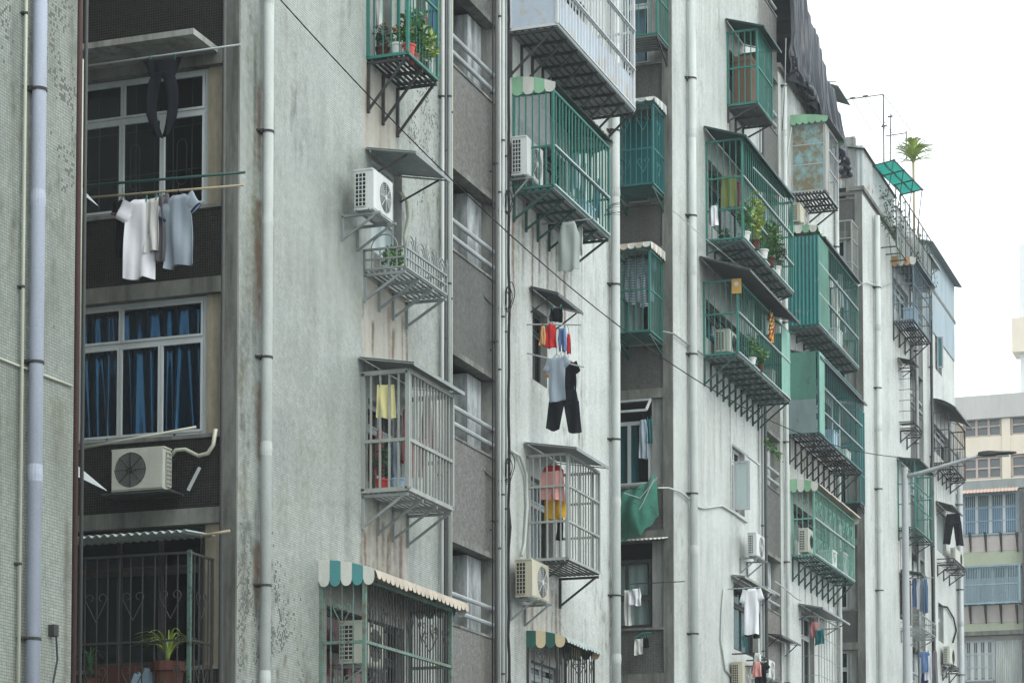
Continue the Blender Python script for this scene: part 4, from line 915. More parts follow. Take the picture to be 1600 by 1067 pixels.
# fine bars over two windows
def rackthing(label, px0, pc, pf, yt, yb, mat, n, nb=2, name='window_grille', rails=4, box=True):
    u0 = at(px0, yb, Y=D).x; p = D - at(pc, yb, X=u0).y; u1 = at(pf, yb, Y=D - p).x; w0 = at(pc, yb, X=u0).z; w1 = at(pc, yt, X=u0).z
    t = thing(name, (u0, D - p, w0), label, 'rack' if 'rack' in name else 'window grille'); f = MB(FAC)
    for w in (w0, w1): f.bar((u0, 0, w), (u0, p, w), .03); f.bar((u0, p, w), (u1, p, w), .03); f.bar((u1, 0, w), (u1, p, w), .03)
    for u, v in ((u0, p), (u1, p)): f.bar((u, v, w0), (u, v, w1), .03)
    f.build('frame', M[mat], t); g_ = MB(FAC)
    for i in range(rails): w = w0 + (w1 - w0) * (i + 1) / (rails + 1); g_.bar((u0, 0, w), (u0, p, w), .014); g_.bar((u0, p, w), (u1, p, w), .014)
    for i in range(1, n): u = u0 + (u1 - u0) * i / n; g_.bar((u, p, w0), (u, p, w1), .014); g_.bar((u, 0, w0), (u, p, w0), .02)
    g_.build('grille', M[mat], t)
    c = dict(u0=u0, u1=u1, p=p, w0=w0, w1=w1)
    if nb: brackets(t, FAC, c, nb, mat, .4)
    return t
rackthing('ladder like bars over a narrow window on the far block', 1405, 1427, 1431, 574, 658, 'steel_dark', 2, 0)
rackthing('small rack below the ladder like bars on the far block', 1406, 1430, 1440, 661, 668, 'steel_dark', 5, 2, 'window_rack', 0)
rackthing('pale bars over the window below the mint green cage', 1253, 1280, 1313, 962, 1085, 'grey_bar', 8, 0, rails=3)
rackthing('grey drying rack below the blue washing on the far block', 1407, 1440, 1462, 960, 980, 'zinc', 8, 3, 'drying_rack', 1)
rackthing('dark rack under the hazy air conditioner on the last wall', 1464, 1490, 1508, 872, 878, 'steel_dark', 7, 3, 'metal_rack', 0)
rackthing('thin rack under the lowest hazy air conditioner', 1472, 1487, 1497, 1037, 1042, 'steel_dark', 5, 2, 'metal_rack', 0)
rackthing('dark rack under the T-shirt window, bottom edge', 1144, 1178, 1200, 1020, 1040, 'steel_dark', 4, 0, 'drying_rack', 0)
# ---------------------------------------------------------------- washing poles
GPo = 'poles for washing'
def pole(label, a, b, r, mat, X=None, Xb=None, pa=None):
    p, q = at(*a, X=X), at(*b, X=Xb or X); return tag(MB().tube([p, q], r, 8).build('washing_pole', M[mat], smooth=True, base=p), label, 'pole', GPo)
pole('green and steel pole above the white shirts in the first recess', (128, 291), (383, 269.5), .017, 'green_dark', 25.95)
pole('bamboo pole from which the white shirts hang', (140, 309), (381, 289.5), .015, 'bamboo', 25.95)
pole('steel pole under the concrete slab canopy, holding dark trousers', (120, 106), (376, 70), .013, 'steel', 25.95)
pole('pale pole crossing in front of the first recess air conditioner', (112, 703), (306, 667), .016, 'pvc_cream', 26.2)
pole('short pole poking out above the dark ground cage', (313, 837), (359, 829), .016, 'bamboo', 25.9)
pole('long white pole across the front of the plant filled green cage', (1177, 262), (1225, 312), .016, 'alu_white', at(1177, 262, Y=D - .95).x, at(1225, 312, Y=D - 1.05).x)
pole('teal pole sticking out right of the talisman cage', (1185, 497), (1266, 494), .02, 'teal', 57.0)
pole('thin pole out of the second recess lower window', (985, 912), (1070, 908), .01, 'steel_dark', 45.6)
def drypole(label, vm, px, py, ln, mat='steel', r=.013, rise=0.):
    x = at(px, py, Y=D - vm).x; z = at(px, py, Y=D - vm).z; return tag(MB().tube([(x, D + .1, z), (x, D - ln, z + rise)], r, 6).build('washing_pole', M[mat], base=(x, D, z)), label, 'pole', GPo)
# ---------------------------------------------------------------- washing: garments hang in planes facing down the street
def garment(kind, mat, label, px0, px1, y0, y1, vm=None, X=None, cat=None, seed=0, slv=.2, name=None, cuff=None, split=.12, tilt=0., hanger=True):
    pm = (px0 + px1) / 2
    if X is None: X = at(pm, y0, Y=D - vm).x
    a = at(px0, y0, X=X); b = at(px1, y1, X=X); yc = (a.y + b.y) / 2; hw_ = (a.y - b.y) / 2; z1 = a.z; h = a.z - b.z; rs = random.Random(seed + int(px0) * 7)
    ph = [rs.uniform(0, 6.3) for _ in range(5)]; lean = tilt
    def loft(m, cf, wf, t0, t1, n=12, th=.022, amp=.022, N=26, closed=True):
        rows = []
        for j in range(n + 1):
            t = t0 + (t1 - t0) * j / n; cy, hwid = cf(t), wf(t); row = []
            for i in range(N):
                g_ = 2 * math.pi * i / N; yy = hwid * math.cos(g_)
                fold = amp * 1.25 * (.3 + t) * (math.sin((cy + yy) / max(hw_, .01) * 6.5 + ph[0] + t * 1.5) + .6 * math.sin((cy + yy) / max(hw_, .01) * 12 + ph[1] - t) + .5 * math.sin((cy + yy) / max(hw_, .01) * 4 + t * 7 + ph[3]))
                row.append((X + th * math.sin(g_) * (1.1 - .3 * t) + fold * (1 if math.sin(g_) >= 0 else .8), yc + cy + yy + lean * t * hw_, z1 - h * t + .014 * math.sin(ph[2] + yy * 21) * t - (.012 * math.cos(yy / max(hwid, .01) * 3.1) + .01) * (1 - t) ** 3 * min(1, t * 8 + .3)))
            rows.append(row)
        vs = [p for r_ in rows for p in r_]; fs = [(j * N + i, j * N + (i + 1) % N, (j + 1) * N + (i + 1) % N, (j + 1) * N + i) for j in range(n) for i in range(N)]
        fs.append(tuple(range(N))[::-1]); m.add(vs, fs)
    m = MB(); cuffs = []
    if kind in ('tee', 'tank', 'dress'):
        bw = hw_ * (.74 if kind == 'tee' else .92)
        def bwf(t):
            if t < .05: return bw * (.45 + 6 * t) if kind != 'tank' else bw * (.55 + 2 * t)
            if kind == 'tank' and t < .25: return bw * (.65 + 1.2 * (t - .05))
            return bw * (.90 + .10 * t) if kind != 'dress' else bw * (.6 + .4 * t)
        loft(m, lambda t: 0, bwf, 0, 1, 16)
        if kind == 'tee':
            for sg in (-1, 1):
                L_ = hw_ - bw * .75; vs = []; N = 14
                P0 = Vector((X, yc + sg * bw * .62, z1 - h * .035)); P1 = Vector((X, yc + sg * (hw_ - .03), z1 - h * (slv * 1.15 + .03 * sg))); w_ = h * .10
                for j in range(6):
                    t = j / 5; c = P0.lerp(P1, t); nrm = Vector((0, -(P1 - P0).z, (P1 - P0).y)).normalized()
                    for i in range(N): g_ = 2 * math.pi * i / N; vs.append(c + nrm * (w_ * (1.05 - .15 * t) * math.cos(g_)) + Vector((.018 * math.sin(g_) + .008 * math.sin(t * 9 + ph[3]), 0, 0)))
                m.add(vs, [(j * N + i, j * N + (i + 1) % N, (j + 1) * N + (i + 1) % N, (j + 1) * N + i) for j in range(5) for i in range(N)] + [tuple(5 * N + i for i in range(N))])
                if cuff:
                    vs = []
                    for j in range(2):
                        c = P0.lerp(P1, .88 + .14 * j)
                        for i in range(N): g_ = 2 * math.pi * i / N; vs.append(c + nrm * (w_ * .97 * math.cos(g_)) + Vector((.023 * math.sin(g_), 0, 0)))
                    cu = MB(); cuffs.append(cu); cu.add(vs, [(i, (i + 1) % N, N + (i + 1) % N, N + i) for i in range(N)])
    elif kind in ('trousers', 'shorts'):
        cr = .30 if kind == 'trousers' else .5
        loft(m, lambda t: 0, lambda t: hw_ * (.70 + .5 * t), 0, cr, 6)
        for sg in (-1, 1): loft(m, lambda t: sg * hw_ * (.42 + split * (t - cr)), lambda t: hw_ * (.46 - .10 * (t - cr)), cr - .02, 1 - (.07 if sg > 0 else 0), 14, .028, N=18)
    elif kind == 'bowed':       # trousers pegged by the waist, feet drawn together
        loft(m, lambda t: 0, lambda t: hw_ * (.95 - 1.6 * t), 0, .24, 6)
        for sg in (-1, 1): loft(m, lambda t: sg * hw_ * (.12 + .42 * math.sin(math.pi * (t - .12) / .9)), lambda t: hw_ * (.34 - .16 * t), .17, 1, 16, .03, N=16)
    else:                        # towel / cloth
        loft(m, lambda t: 0, lambda t: hw_ * (.86 + .14 * t), 0, 1, 12, .008, .02)
    nm = name or {'tee': 'hanging_shirt', 'tank': 'hanging_vest', 'dress': 'hanging_dress', 'trousers': 'hanging_trousers', 'bowed': 'hanging_trousers', 'shorts': 'hanging_shorts', 'towel': 'hanging_cloth'}[kind]
    o = m.build(nm, CL[mat], smooth=True, base=(X, yc, z1)); tag(o, label, cat or {'tee': 'shirt', 'tank': 'vest', 'dress': 'dress', 'trousers': 'trousers', 'bowed': 'trousers', 'shorts': 'shorts', 'towel': 'cloth'}[kind], 'washing hung out to dry')
    for cu in cuffs: cu.build('sleeve_cuff', CL[cuff], o)
    o.rotation_euler.z = rs.uniform(-.32, .32); o.rotation_euler.x = rs.uniform(-.02, .02)
    if hanger and kind in ('tee', 'tank', 'dress'):
        k = MB(); k.tube([(X, yc - hw_ * .45, z1 - .03), (X, yc, z1 + .05), (X, yc + hw_ * .45, z1 - .03)], .006, 5); k.tube([(X, yc, z1 + .05), (X, yc, z1 + .10), (X + .02, yc + .02, z1 + .13), (X, yc, z1 + .15)], .004, 5); k.build('hanger', M['steel_dark'], o)
    else:
        for sg in (-1, 1):
            k = MB(); k.box(X - .012, X + .012, yc + sg * hw_ * .6 - .006, yc + sg * hw_ * .6 + .006, z1 - .03, z1 + .05); k.build('clothes_peg', M['green'], o)
    return o
G = garment
G('bowed', 'dark', 'dark trousers hanging in front of the top recess window', 224, 284, 96, 209, X=25.95)
G('tee', 'dark', 'black shirt with a pink edge at the left end of the bamboo pole', 178, 206, 314, 400, X=26.01, cuff='rose')
G('tee', 'white', 'long white T-shirt on the bamboo pole', 188, 250, 316, 432, X=25.93, seed=2, slv=.2)
G('towel', 'offwhite', 'narrow white cloth between the white vest and grey shirt', 223, 250, 312, 392, X=25.91)
G('tee', 'grey', 'dark grey shirt behind the pale blue one', 230, 266, 308, 408, X=25.97)
G('tee', 'paleblue', 'pale blue T-shirt with dark striped cuffs on the bamboo pole', 245, 312, 309, 412, X=25.90, slv=.24, cuff='navy')
drypole('steel pole under the long bright green cage', .5, 890, 346, .95)
G('tank', 'greygreen', 'grey vest hanging below the long bright green cage', 870, 907, 349, 421, vm=.62, seed=1)
G('towel', 'offwhite', 'narrow pale cloth behind the grey vest below the green cage', 898, 912, 352, 398, vm=.5)
drypole('upper steel pole out of the window with red washing', .5, 868, 502, .95, rise=-.1); drypole('lower steel pole out of the window with red washing', .5, 868, 545, 1.0, rise=-.35)
G('towel', 'dark', 'small black cloth under the dark corrugated canopy', 859, 881, 482, 502, vm=.45)
G('tank', 'orange', 'small pale orange top left of the red one', 844, 853, 510, 540, vm=.30)
G('tank', 'red', 'bright red top on the upper pole of the small window', 851, 871, 507, 542, vm=.42)
G('shorts', 'blue', 'small blue and white patterned shorts beside the red top', 870, 886, 514, 548, vm=.55)
G('tank', 'red', 'narrow red cloth at the outer end of the small window pole', 885, 892, 522, 552, vm=.75)
G('tee', 'paleblue', 'pale blue T-shirt above black trousers, outside the small window', 847, 893, 560, 625, vm=.55, slv=.22)
G('tee', 'orange', 'peach shirt showing behind the pale blue T-shirt', 856, 899, 566, 632, vm=.50, slv=.3)
G('tee', 'dark', 'black shirt behind the pale blue and peach shirts', 868, 908, 568, 622, vm=.62, slv=.3)
G('trousers', 'dark', 'black trousers hanging below the pale blue T-shirt', 856, 907, 610, 674, vm=.60, split=.35)
G('towel', 'lemon', 'lemon patterned towel inside the pale grey cage', 588, 617, 602, 652, vm=.35)
G('tank', 'rose', 'long pink garment low inside the pale grey cage', 586, 600, 672, 742, vm=.2)
G('dress', 'rose', 'dusty rose dress at the corner of the pale grey cage', 624, 648, 640, 720, vm=.35); G('tee', 'pink', 'pink shirt behind the corner bars of the pale grey cage', 632, 672, 690, 745, vm=.3)
G('tank', 'greyblue', 'blue grey garment low in the pale grey cage', 608, 626, 685, 745, vm=.3)
G('dress', 'rose', 'red brown dress hanging right in the pale grey cage', 655, 678, 622, 706, vm=.3); G('towel', 'offwhite', 'white cloth at the right end of the pale grey cage', 672, 696, 625, 700, vm=.25)
G('tank', 'red', 'dark red top inside the grey cage with the yellow towel', 845, 883, 728, 760, vm=.30); G('shorts', 'pink', 'pale pink shorts inside the grey cage', 838, 886, 738, 782, vm=.42); G('towel', 'yellow', 'bright yellow towel inside the grey cage', 846, 886, 776, 810, vm=.40); G('tank', 'dark', 'black garment under the yellow towel', 868, 882, 800, 842, vm=.2)
for i, (x, m_) in enumerate(((974, 'stripe'), (982, 'stripe'), (990, 'paleblue'), (998, 'stripe'), (1006, 'greyblue'))):
    G('tee', m_, ['striped shirt at the left of the packed green cage', 'striped shirt second from left in the packed green cage', 'pale blue shirt in the middle of the packed green cage', 'striped shirt right of the pale blue one, packed green cage', 'grey blue shirt at the right of the packed green cage'][i], x, x + 17, 404 + i % 2 * 4, 470 + (i * 7) % 13, X=46.46 - .22 - .03 * i, slv=.3)
G('tank', 'paleblue', 'pale blue vest inside the white framed recess window', 997, 1013, 656, 716, X=46.40); G('towel', 'teal', 'teal cloth right of the pale blue vest in the recess window', 1010, 1019, 655, 692, X=46.41)
G('shorts', 'white', 'white briefs on the thin pole of the lower recess window', 983, 1003, 920, 945, X=45.6); G('towel', 'offwhite', 'white towel at the left of the lower recess window', 974, 986, 922, 976, X=45.7)
tk = G('towel', 'dark', 'small dark sock on the green peg hanger', 1006, 1014, 995, 1012, X=46.2); G('towel', 'offwhite', 'small speckled cloth on the green peg hanger', 991, 1005, 998, 1022, X=46.2)
m = MB(); a = at(992, 996, X=46.2); b = at(1017, 988, X=46.2); m.tube([a, (a + b) / 2 + Vector((0, 0, .04)), b], .02, 6); tag(m.build('peg_hanger', M['green'], base=a), 'green peg hanger with small washing in the second recess', 'hanger')
drypole('pole holding the white T-shirt, right of the white drainpipe', .5, 1172, 918, .9)
G('tee', 'white', 'white T-shirt hanging outside the window with flat canopy', 1159, 1191, 920, 990, vm=.55, slv=.25); G('trousers', 'dark', 'dark trousers behind the white T-shirt', 1163, 1189, 945, 996, vm=.45)
G('tee', 'dark', 'black T-shirt at the bottom edge between two air conditioners', 1173, 1204, 1036, 1085, vm=.7); G('tank', 'pink', 'peach top in front of the black T-shirt', 1175, 1191, 1034, 1057, vm=.85); G('tank', 'offwhite', 'white cloth on the bottom rack above the peach top', 1177, 1190, 1020, 1034, vm=.75)
G('dress', 'rose', 'pale red top in the window below the mint green cage', 1264, 1281, 972, 995, vm=.6, hanger=True); G('towel', 'teal', 'dark teal bag in the window below the mint green cage', 1272, 1288, 984, 1006, vm=.75)
for i, (x, m_, lb) in enumerate(((1425, 'blue', 'blue shirt, left one of the far washing'), (1431, 'white', 'white shirt in the far washing behind the lamp post'), (1437, 'greyblue', 'grey blue shirt in the far washing'), (1442, 'denim', 'denim trousers at the right of the far washing'))):
    G('tank', m_, lb, x, x + 9, 904, 948 + 3 * i, vm=.35 + .12 * i)
drypole('pole for the blue washing behind the lamp post', .5, 1438, 903, .9)
G('tee', 'blue', 'blue shirt low on the far block near the bottom edge', 1436, 1453, 1018, 1050, vm=.7); G('tank', 'white', 'white shirt low on the far block near the bottom edge', 1444, 1457, 1018, 1062, vm=.8); G('dress', 'grey', 'long grey garment low on the far block', 1455, 1467, 1016, 1080, vm=.8); G('trousers', 'navy', 'navy trousers low on the far block', 1438, 1452, 1048, 1085, vm=.6)
G('trousers', 'dark', 'big dark trousers hanging from the black canopy on the last wall', 1474, 1505, 803, 852, vm=.75, split=.4)
G('towel', 'blue', 'blue cloth at the right end of the plant filled green cage, top', 672, 684, -20, 66, vm=.25); G('towel', 'offwhite', 'pale cloth at the left end of the top plant cage', 589, 598, -10, 50, vm=.15); G('dress', 'brown', 'dark plum garment in the top plant cage', 648, 668, -20, 40, vm=.2)
G('towel', 'olive', 'olive green cloth inside the big green cage with painted rail highlights', 1126, 1152, 276, 322, vm=.35); G('towel', 'white', 'white cloth at the left of the big green cage', 1110, 1122, 322, 352, vm=.3); G('towel', 'rose', 'purple cloth in the big green cage', 1148, 1160, 285, 330, vm=.25)
G('towel', 'greygreen', 'grey green cloth inside the talisman cage', 1168, 1178, 470, 505, vm=.45); G('towel', 'brown', 'brown cloth inside the talisman cage', 1180, 1192, 470, 515, vm=.45)
for i, (x, yt_, m_) in enumerate(((1300, 470, 'offwhite'), (1308, 440, 'white'), (1318, 480, 'paleblue'))): G('towel', m_, ['off white cloth inside the teal corrugated cage', 'white cloth high inside the teal corrugated cage', 'pale blue cloth at the right of the teal corrugated cage'][i], x, x + 10, yt_ - 20, yt_ + 40, vm=.4)
for i, (x, y, m_) in enumerate(((890, 240, 'greyblue'), (905, 262, 'paleblue'), (925, 285, 'blue'))): G('towel', m_, ['grey blue cloth inside the long bright green cage', 'pale cloth in the middle of the long bright green cage', 'blue patterned cloth at the far end of the long green cage'][i], x, x + 13, y, y + 55, vm=.3)
# talisman plate and hanging ornament
p = at(1151, 447, X=CG['talisman']['u0'] - .02); m = MB(); m.box(p.x - .02, p.x, p.y - .10, p.y + .10, p.z - .16, p.z + .15); t = m.build('talisman_plate', plain('gold plate', (.55, .33, .08), .5), base=p); tag(t, 'gold rectangular talisman plate on the corner of the green cage', 'plate')
m = MB(); m.tube([(p.x - .03, p.y, p.z + .04), (p.x - .02, p.y, p.z + .04)], .05, 14); m.build('round_mirror', M['pot_white'], t)
p = at(1204, 487, Y=D - CG['talisman']['p'] - .03); m = MB(); rs = random.Random(3)
for i in range(60):
    z = p.z - .02 - i * .011; a = rs.uniform(0, 6.3); w_ = .04 + .05 * math.sin(i / 60 * 3.14); m.mi = rs.randrange(2); c = Vector((p.x + w_ * math.cos(a), p.y + w_ * .5 * math.sin(a) - .03, z)); m.bar(c, c + Vector((.03 * math.cos(a), .02, -.05)), .03)
m.tube([(p.x, p.y, p.z + .06), (p.x, p.y - .02, p.z - .6)], .006, 4); tag(m.build('hanging_ornament', [plain('red tassel', (.5, .05, .02), .6), plain('gold tassel', (.62, .38, .08), .5)], base=p), 'red and gold festive ornament hanging on the talisman cage', 'ornament')
p = at(1194, 474, Y=D - CG['talisman']['p'] * .6); m = MB(); m.tube([p + Vector((0, 0, .05)), p, p - Vector((0, 0, .10)), p - Vector((0, 0, .13))], [.03, .10, .11, .04], 10); tag(m.build('paper_lantern', plain('faded paper', (.4, .2, .09), .8), base=p), 'small faded lantern inside the talisman cage', 'lantern')
# ---------------------------------------------------------------- plants
def leaves(m, c, rad, n, size, rs, droop=.2):
    n = int(n * 1.9); size = size * .72
    for _ in range(n):
        while True:
            q = Vector((rs.uniform(-1, 1), rs.uniform(-1, 1), rs.uniform(-1, 1)))
            if q.length < 1: break
        q = Vector((q.x * rad[0], q.y * rad[1], q.z * rad[2])) * (.75 + .4 * rs.random()); s_ = size * rs.uniform(.5, 1.2)
        d = Vector((rs.uniform(-1, 1), rs.uniform(-1, 1), rs.uniform(-.5, .8))).normalized(); e = d.cross(Vector((rs.uniform(-1, 1), rs.uniform(-1, 1), 1))).normalized()
        o = Vector(c) + q; m.add([o, o + d * s_ * .5 + e * s_ * .28, o + d * s_, o + d * s_ * .5 - e * s_ * .28], [(0, 1, 2, 3)])
def pot(m, c, r, h): m.tube([(c[0], c[1], c[2]), (c[0], c[1], c[2] + h * .85), (c[0], c[1], c[2] + h * .86), (c[0], c[1], c[2] + h)], [r * .72, r * .95, r * 1.08, r * 1.08], 16)
def blade(m, c, dx, dy, ln, up, w_, n=8):
    pts = []; d = Vector((dx, dy, 0)).normalized(); sd = d.cross(Vector((0, 0, 1)))
    for i in range(n + 1): t = i / n; pts.append(Vector(c) + d * ln * t * (.35 + .65 * t) + Vector((0, 0, up * (t * 1.9 - 1.35 * t * t))))
    vs = []
    for i, p in enumerate(pts): k = w_ * (1 - (i / n) ** 2) + .002; vs += [p - sd * k, p + Vector((0, 0, -.3 * k)), p + sd * k]
    m.add(vs, [(3 * i, 3 * i + 1, 3 * i + 4, 3 * i + 3) for i in range(n)] + [(3 * i + 1, 3 * i + 2, 3 * i + 5, 3 * i + 4) for i in range(n)])
GPl = 'potted plants'
def potplant(label, c, r, h, pm, crown, n, size, lm='leaf', seed=1, flower=0, kind='bush'):
    t = thing('potted_plant', c, label, 'plant', GPl); m = MB(); pot(m, c, r, h); m.build('pot', M[pm], t); rs = random.Random(seed)
    m = MB(); m.tube([(c[0], c[1], c[2] + h), (c[0] + .02, c[1], c[2] + h + crown[2] * .8)], .008, 5); 
    if kind == 'bush': leaves(m, (c[0], c[1], c[2] + h + crown[2]), crown, n, size, rs)
    else:
        for i in range(n): a = rs.uniform(0, 6.3); blade(m, (c[0], c[1], c[2] + h), math.cos(a), math.sin(a), crown[0] * rs.uniform(.6, 1.1), crown[2] * rs.uniform(.6, 1.2), size)
    m.build('foliage', M[lm], t)
    if flower: m = MB(); leaves(m, (c[0], c[1], c[2] + h + crown[2] * 1.6), (crown[0] * .8, crown[1] * .8, crown[2] * .6), flower, .05, rs); m.build('flowers', M['flower'], t)
    return t
c = CG['plants']; w = c['w0'] + .002
for i, (fu, v, r, h, pm, crn, n, sz, lm, fl, lb) in enumerate((
    (.12, .18, .10, .17, 'pot', (.12, .12, .18), 70, .10, 'leaf_dark', 14, 'terracotta pot with pink flowers at the near left of the top plant cage'),
    (.12, .40, .09, .20, 'pot_white', (.10, .10, .13), 50, .09, 'leaf', 26, 'white pot with pink blooms in the top plant cage'),
    (.14, .58, .09, .17, 'pot_red', (.12, .10, .15), 60, .10, 'leaf', 10, 'red pot with pink flowers at the corner of the top plant cage'),
    (.45, .5, .09, .16, 'pot_red', (.22, .20, .34), 240, .13, 'leaf', 0, 'bushy fresh green plant in the front of the top plant cage'),
    (.75, .5, .10, .16, 'pot', (.26, .22, .26), 260, .13, 'leaf_yel', 0, 'bright green plant at the far end of the top plant cage'))):
    potplant(lb, (c['u0'] + (c['u1'] - c['u0']) * fu, D - v, w), r, h, pm, crn, n, sz, lm, 10 + i, fl)
m = MB(); rs = random.Random(8); pc_ = (c['u0'] + .35, D - .35, c['w0'] + 1.42); leaves(m, pc_, (.30, .28, .24), 420, .09, rs); t = thing('hanging_plant', pc_, 'hanging green plant at the very top of the top plant cage', 'plant', GPl); m.build('foliage', M['leaf'], t); m = MB(); pot(m, (pc_[0], pc_[1], pc_[2] - .18), .09, .12); m.build('pot', M['pot_white'], t)
c = CG['rack']; potplant('small fern in the iron flower rack', (c['u0'] + .6, D - .2, c['w0'] + .01), .09, .14, 'pot_white', (.20, .16, .16), 160, .10, 'leaf', 31)
c = CG['grey']; potplant('leafy plant in a red pot inside the pale grey cage', (c['u0'] + .15, D - .25, c['w0'] + .01), .10, .17, 'pot_red', (.12, .12, .26), 60, .14, 'leaf_dark', 32)
m = MB(); pot(m, (c['u0'] + .12, D - .50, c['w0'] + .01), .10, .16); tag(m.build('plastic_basin', M['blue_rubble'], base=(c['u0'] + .12, D - .5, c['w0'])), 'pale blue basin on the floor of the pale grey cage', 'basin')
c = CG['greenplants']
for i, (fu, v, crn, n, lm, lb, kd) in enumerate(((.10, .3, (.2, .2, .2), 26, 'leaf', 'spiky plant at the near end of the big green cage', 'b'), (.08, .75, (.16, .16, .35), 150, 'leaf', 'tall leafy plant at the corner of the big green cage', 'bush'), (.22, .8, (.3, .22, .5), 300, 'leaf_yel', 'tall yellow green plant in the big green cage', 'bush'),
    (.38, .8, (.35, .3, .4), 34, 'leaf', 'spider plant spilling through the big green cage', 'b'), (.52, .8, (.35, .25, .42), 320, 'leaf', 'dense shrub in the middle of the big green cage', 'bush'), (.68, .75, (.3, .25, .3), 220, 'leaf_dark', 'dark shrub toward the far end of the big green cage', 'bush'))):
    potplant(lb, (c['u0'] + (c['u1'] - c['u0']) * fu, D - v, c['w0'] + .01), .13, .2, 'pot_white' if i % 2 else 'pot', crn, n, .16 if kd == 'bush' else .02, lm, 40 + i, 0, kd)
c = CG['talisman']; potplant('small plant with red flowers low in the talisman cage', (c['u0'] + 1.9, D - .75, c['w0'] + .01), .1, .15, 'pot', (.25, .15, .22), 130, .14, 'leaf', 51, 10); potplant('second green plant in the talisman cage', (c['u0'] + 1.2, D - .75, c['w0'] + .01), .1, .15, 'pot_white', (.2, .15, .25), 120, .12, 'leaf', 52)
q = at(262, 1062, X=26.25); potplant('pale spider plant in a terracotta pot in the bottom left cage', (q.x, q.y, 4.2), .20, q.z - 4.2 + .22, 'pot', (.55, .4, .5), 30, .016, 'leaf_yel', 61, 0, 'b')
q = at(140, 1060, X=26.3); potplant('dark upright plant at the left of the bottom left cage', (q.x, q.y, 4.2), .12, q.z - 4.2, 'pot', (.22, .2, .5), 22, .02, 'leaf_dark', 62, 0, 'b')
a = at(146, 1040, X=26.35); b = at(206, 1040, X=26.35); m = MB(); m.box(26.35, 26.6, b.y, a.y, 4.2, a.z); tag(m.build('clay_trough', M['pot'], base=(26.4, a.y, 4.2)), 'rust coloured trough in the bottom left cage', 'planter')
a = at(208, 1052, X=26.3); m = MB(); rs = random.Random(4)
m.box(26.25, 26.5, at(246, 1052, X=26.3).y, a.y, 4.2, a.z - .1)
for i in range(14): y = a.y - i * .024; m.tube([(26.3, y, a.z - .1), (26.3, y - .03, a.z + rs.uniform(-.04, .05)), (26.4, y - .05, a.z - .08)], .03, 6)
tag(m.build('plastic_bags', M['blue_rubble'], base=(26.3, a.y, 4.2)), 'pale blue heap of bags beside the spider plant, bottom left', 'bags')
m = MB(); rs = random.Random(9); cc = CG['greenlong']
for i in range(9): blade(m, (cc['u1'] - .1, D - cc['p'] + .05, cc['w0'] + .35), rs.uniform(-.2, 1), -1 + rs.uniform(-.4, .4), rs.uniform(.35, .6), rs.uniform(.0, .35), .014)
tag(m.build('potted_plant', M['leaf_dark'], base=(cc['u1'], D - .6, cc['w0'])), 'dark drooping leaves poking out of the far end of the long green cage', 'plant')
m = MB(); rs = random.Random(12)
for i in range(26): p = at(1196 + i * .9 + rs.uniform(-2, 2), 690 + i * 1.0 + rs.uniform(-3, 3), Y=D - .1); leaves(m, p, (.12, .06, .1), 5, .12, rs)
tag(m.build('climbing_plant', M['leaf'], base=at(1205, 715, Y=D)), 'green creeper trailing over the second stair landing', 'plant')
# green debris net
def netf():
    A = [at(a, b, X=X_) for a, b, X_ in ((960, 768, 46.2), (1024, 741, 46.3), (955, 852, 46.1), (1000, 836, 45.9), (1030, 806, 46.2))]
    tl, tr, bl, bm_, br = A; m = MB(); n = 34
    def f(s, t):
        top = tl.lerp(tr, s); bot = bl.lerp(bm_, s * 2) if s < .5 else bm_.lerp(br, s * 2 - 1); p = top.lerp(bot, t); p = p + Vector((-.25 * math.sin(math.pi * t) * math.sin(math.pi * s) + .045 * math.sin(s * 19 + 5 * t) * (1 - .5 * t), 0, -.10 * math.sin(math.pi * s) * (1 - t) + .02 * math.sin(s * 22))); return p
    m.sheet(f, n, n, 0)
    return m
t = NT('debris net fabric'); n_ = t.noise(t.obj(), 3, 3); t.col(t.mix(t.ramp(n_, .3, .7), (.01, .10, .07), (.022, .19, .125))); t.b.inputs['Alpha'].default_value = .78; t.rough(.8)
tag(netf().build('debris_net', t.m, smooth=True, base=at(990, 800, X=46.2)), 'green debris net hung below the white framed recess window', 'net')
m = MB(NOT(X0[2])); q0 = at(1045, 842, X=46.46); sheet_canopy(None, NOT(X0[2]), q0.y - D, q0.y - D + 1.4, 0.03, .45, q0.z + .03, .08, 'aw_white', .015, .09, rim=False, name='corrugated_strip')
tag(bpy.data.objects['corrugated_strip'], 'white corrugated strip canopy over the lower recess window', 'canopy')

m = MB(); m.tube([at(a, b, X=45.95) for a, b in ((975, 770), (1000, 778), (1028, 745))], .01, 5); m.tube([at(a, b, X=45.9) for a, b in ((985, 820), (1005, 785), (1022, 748))], .01, 5)
m.build('net_cord', M['pvc'], bpy.data.objects['debris_net'])
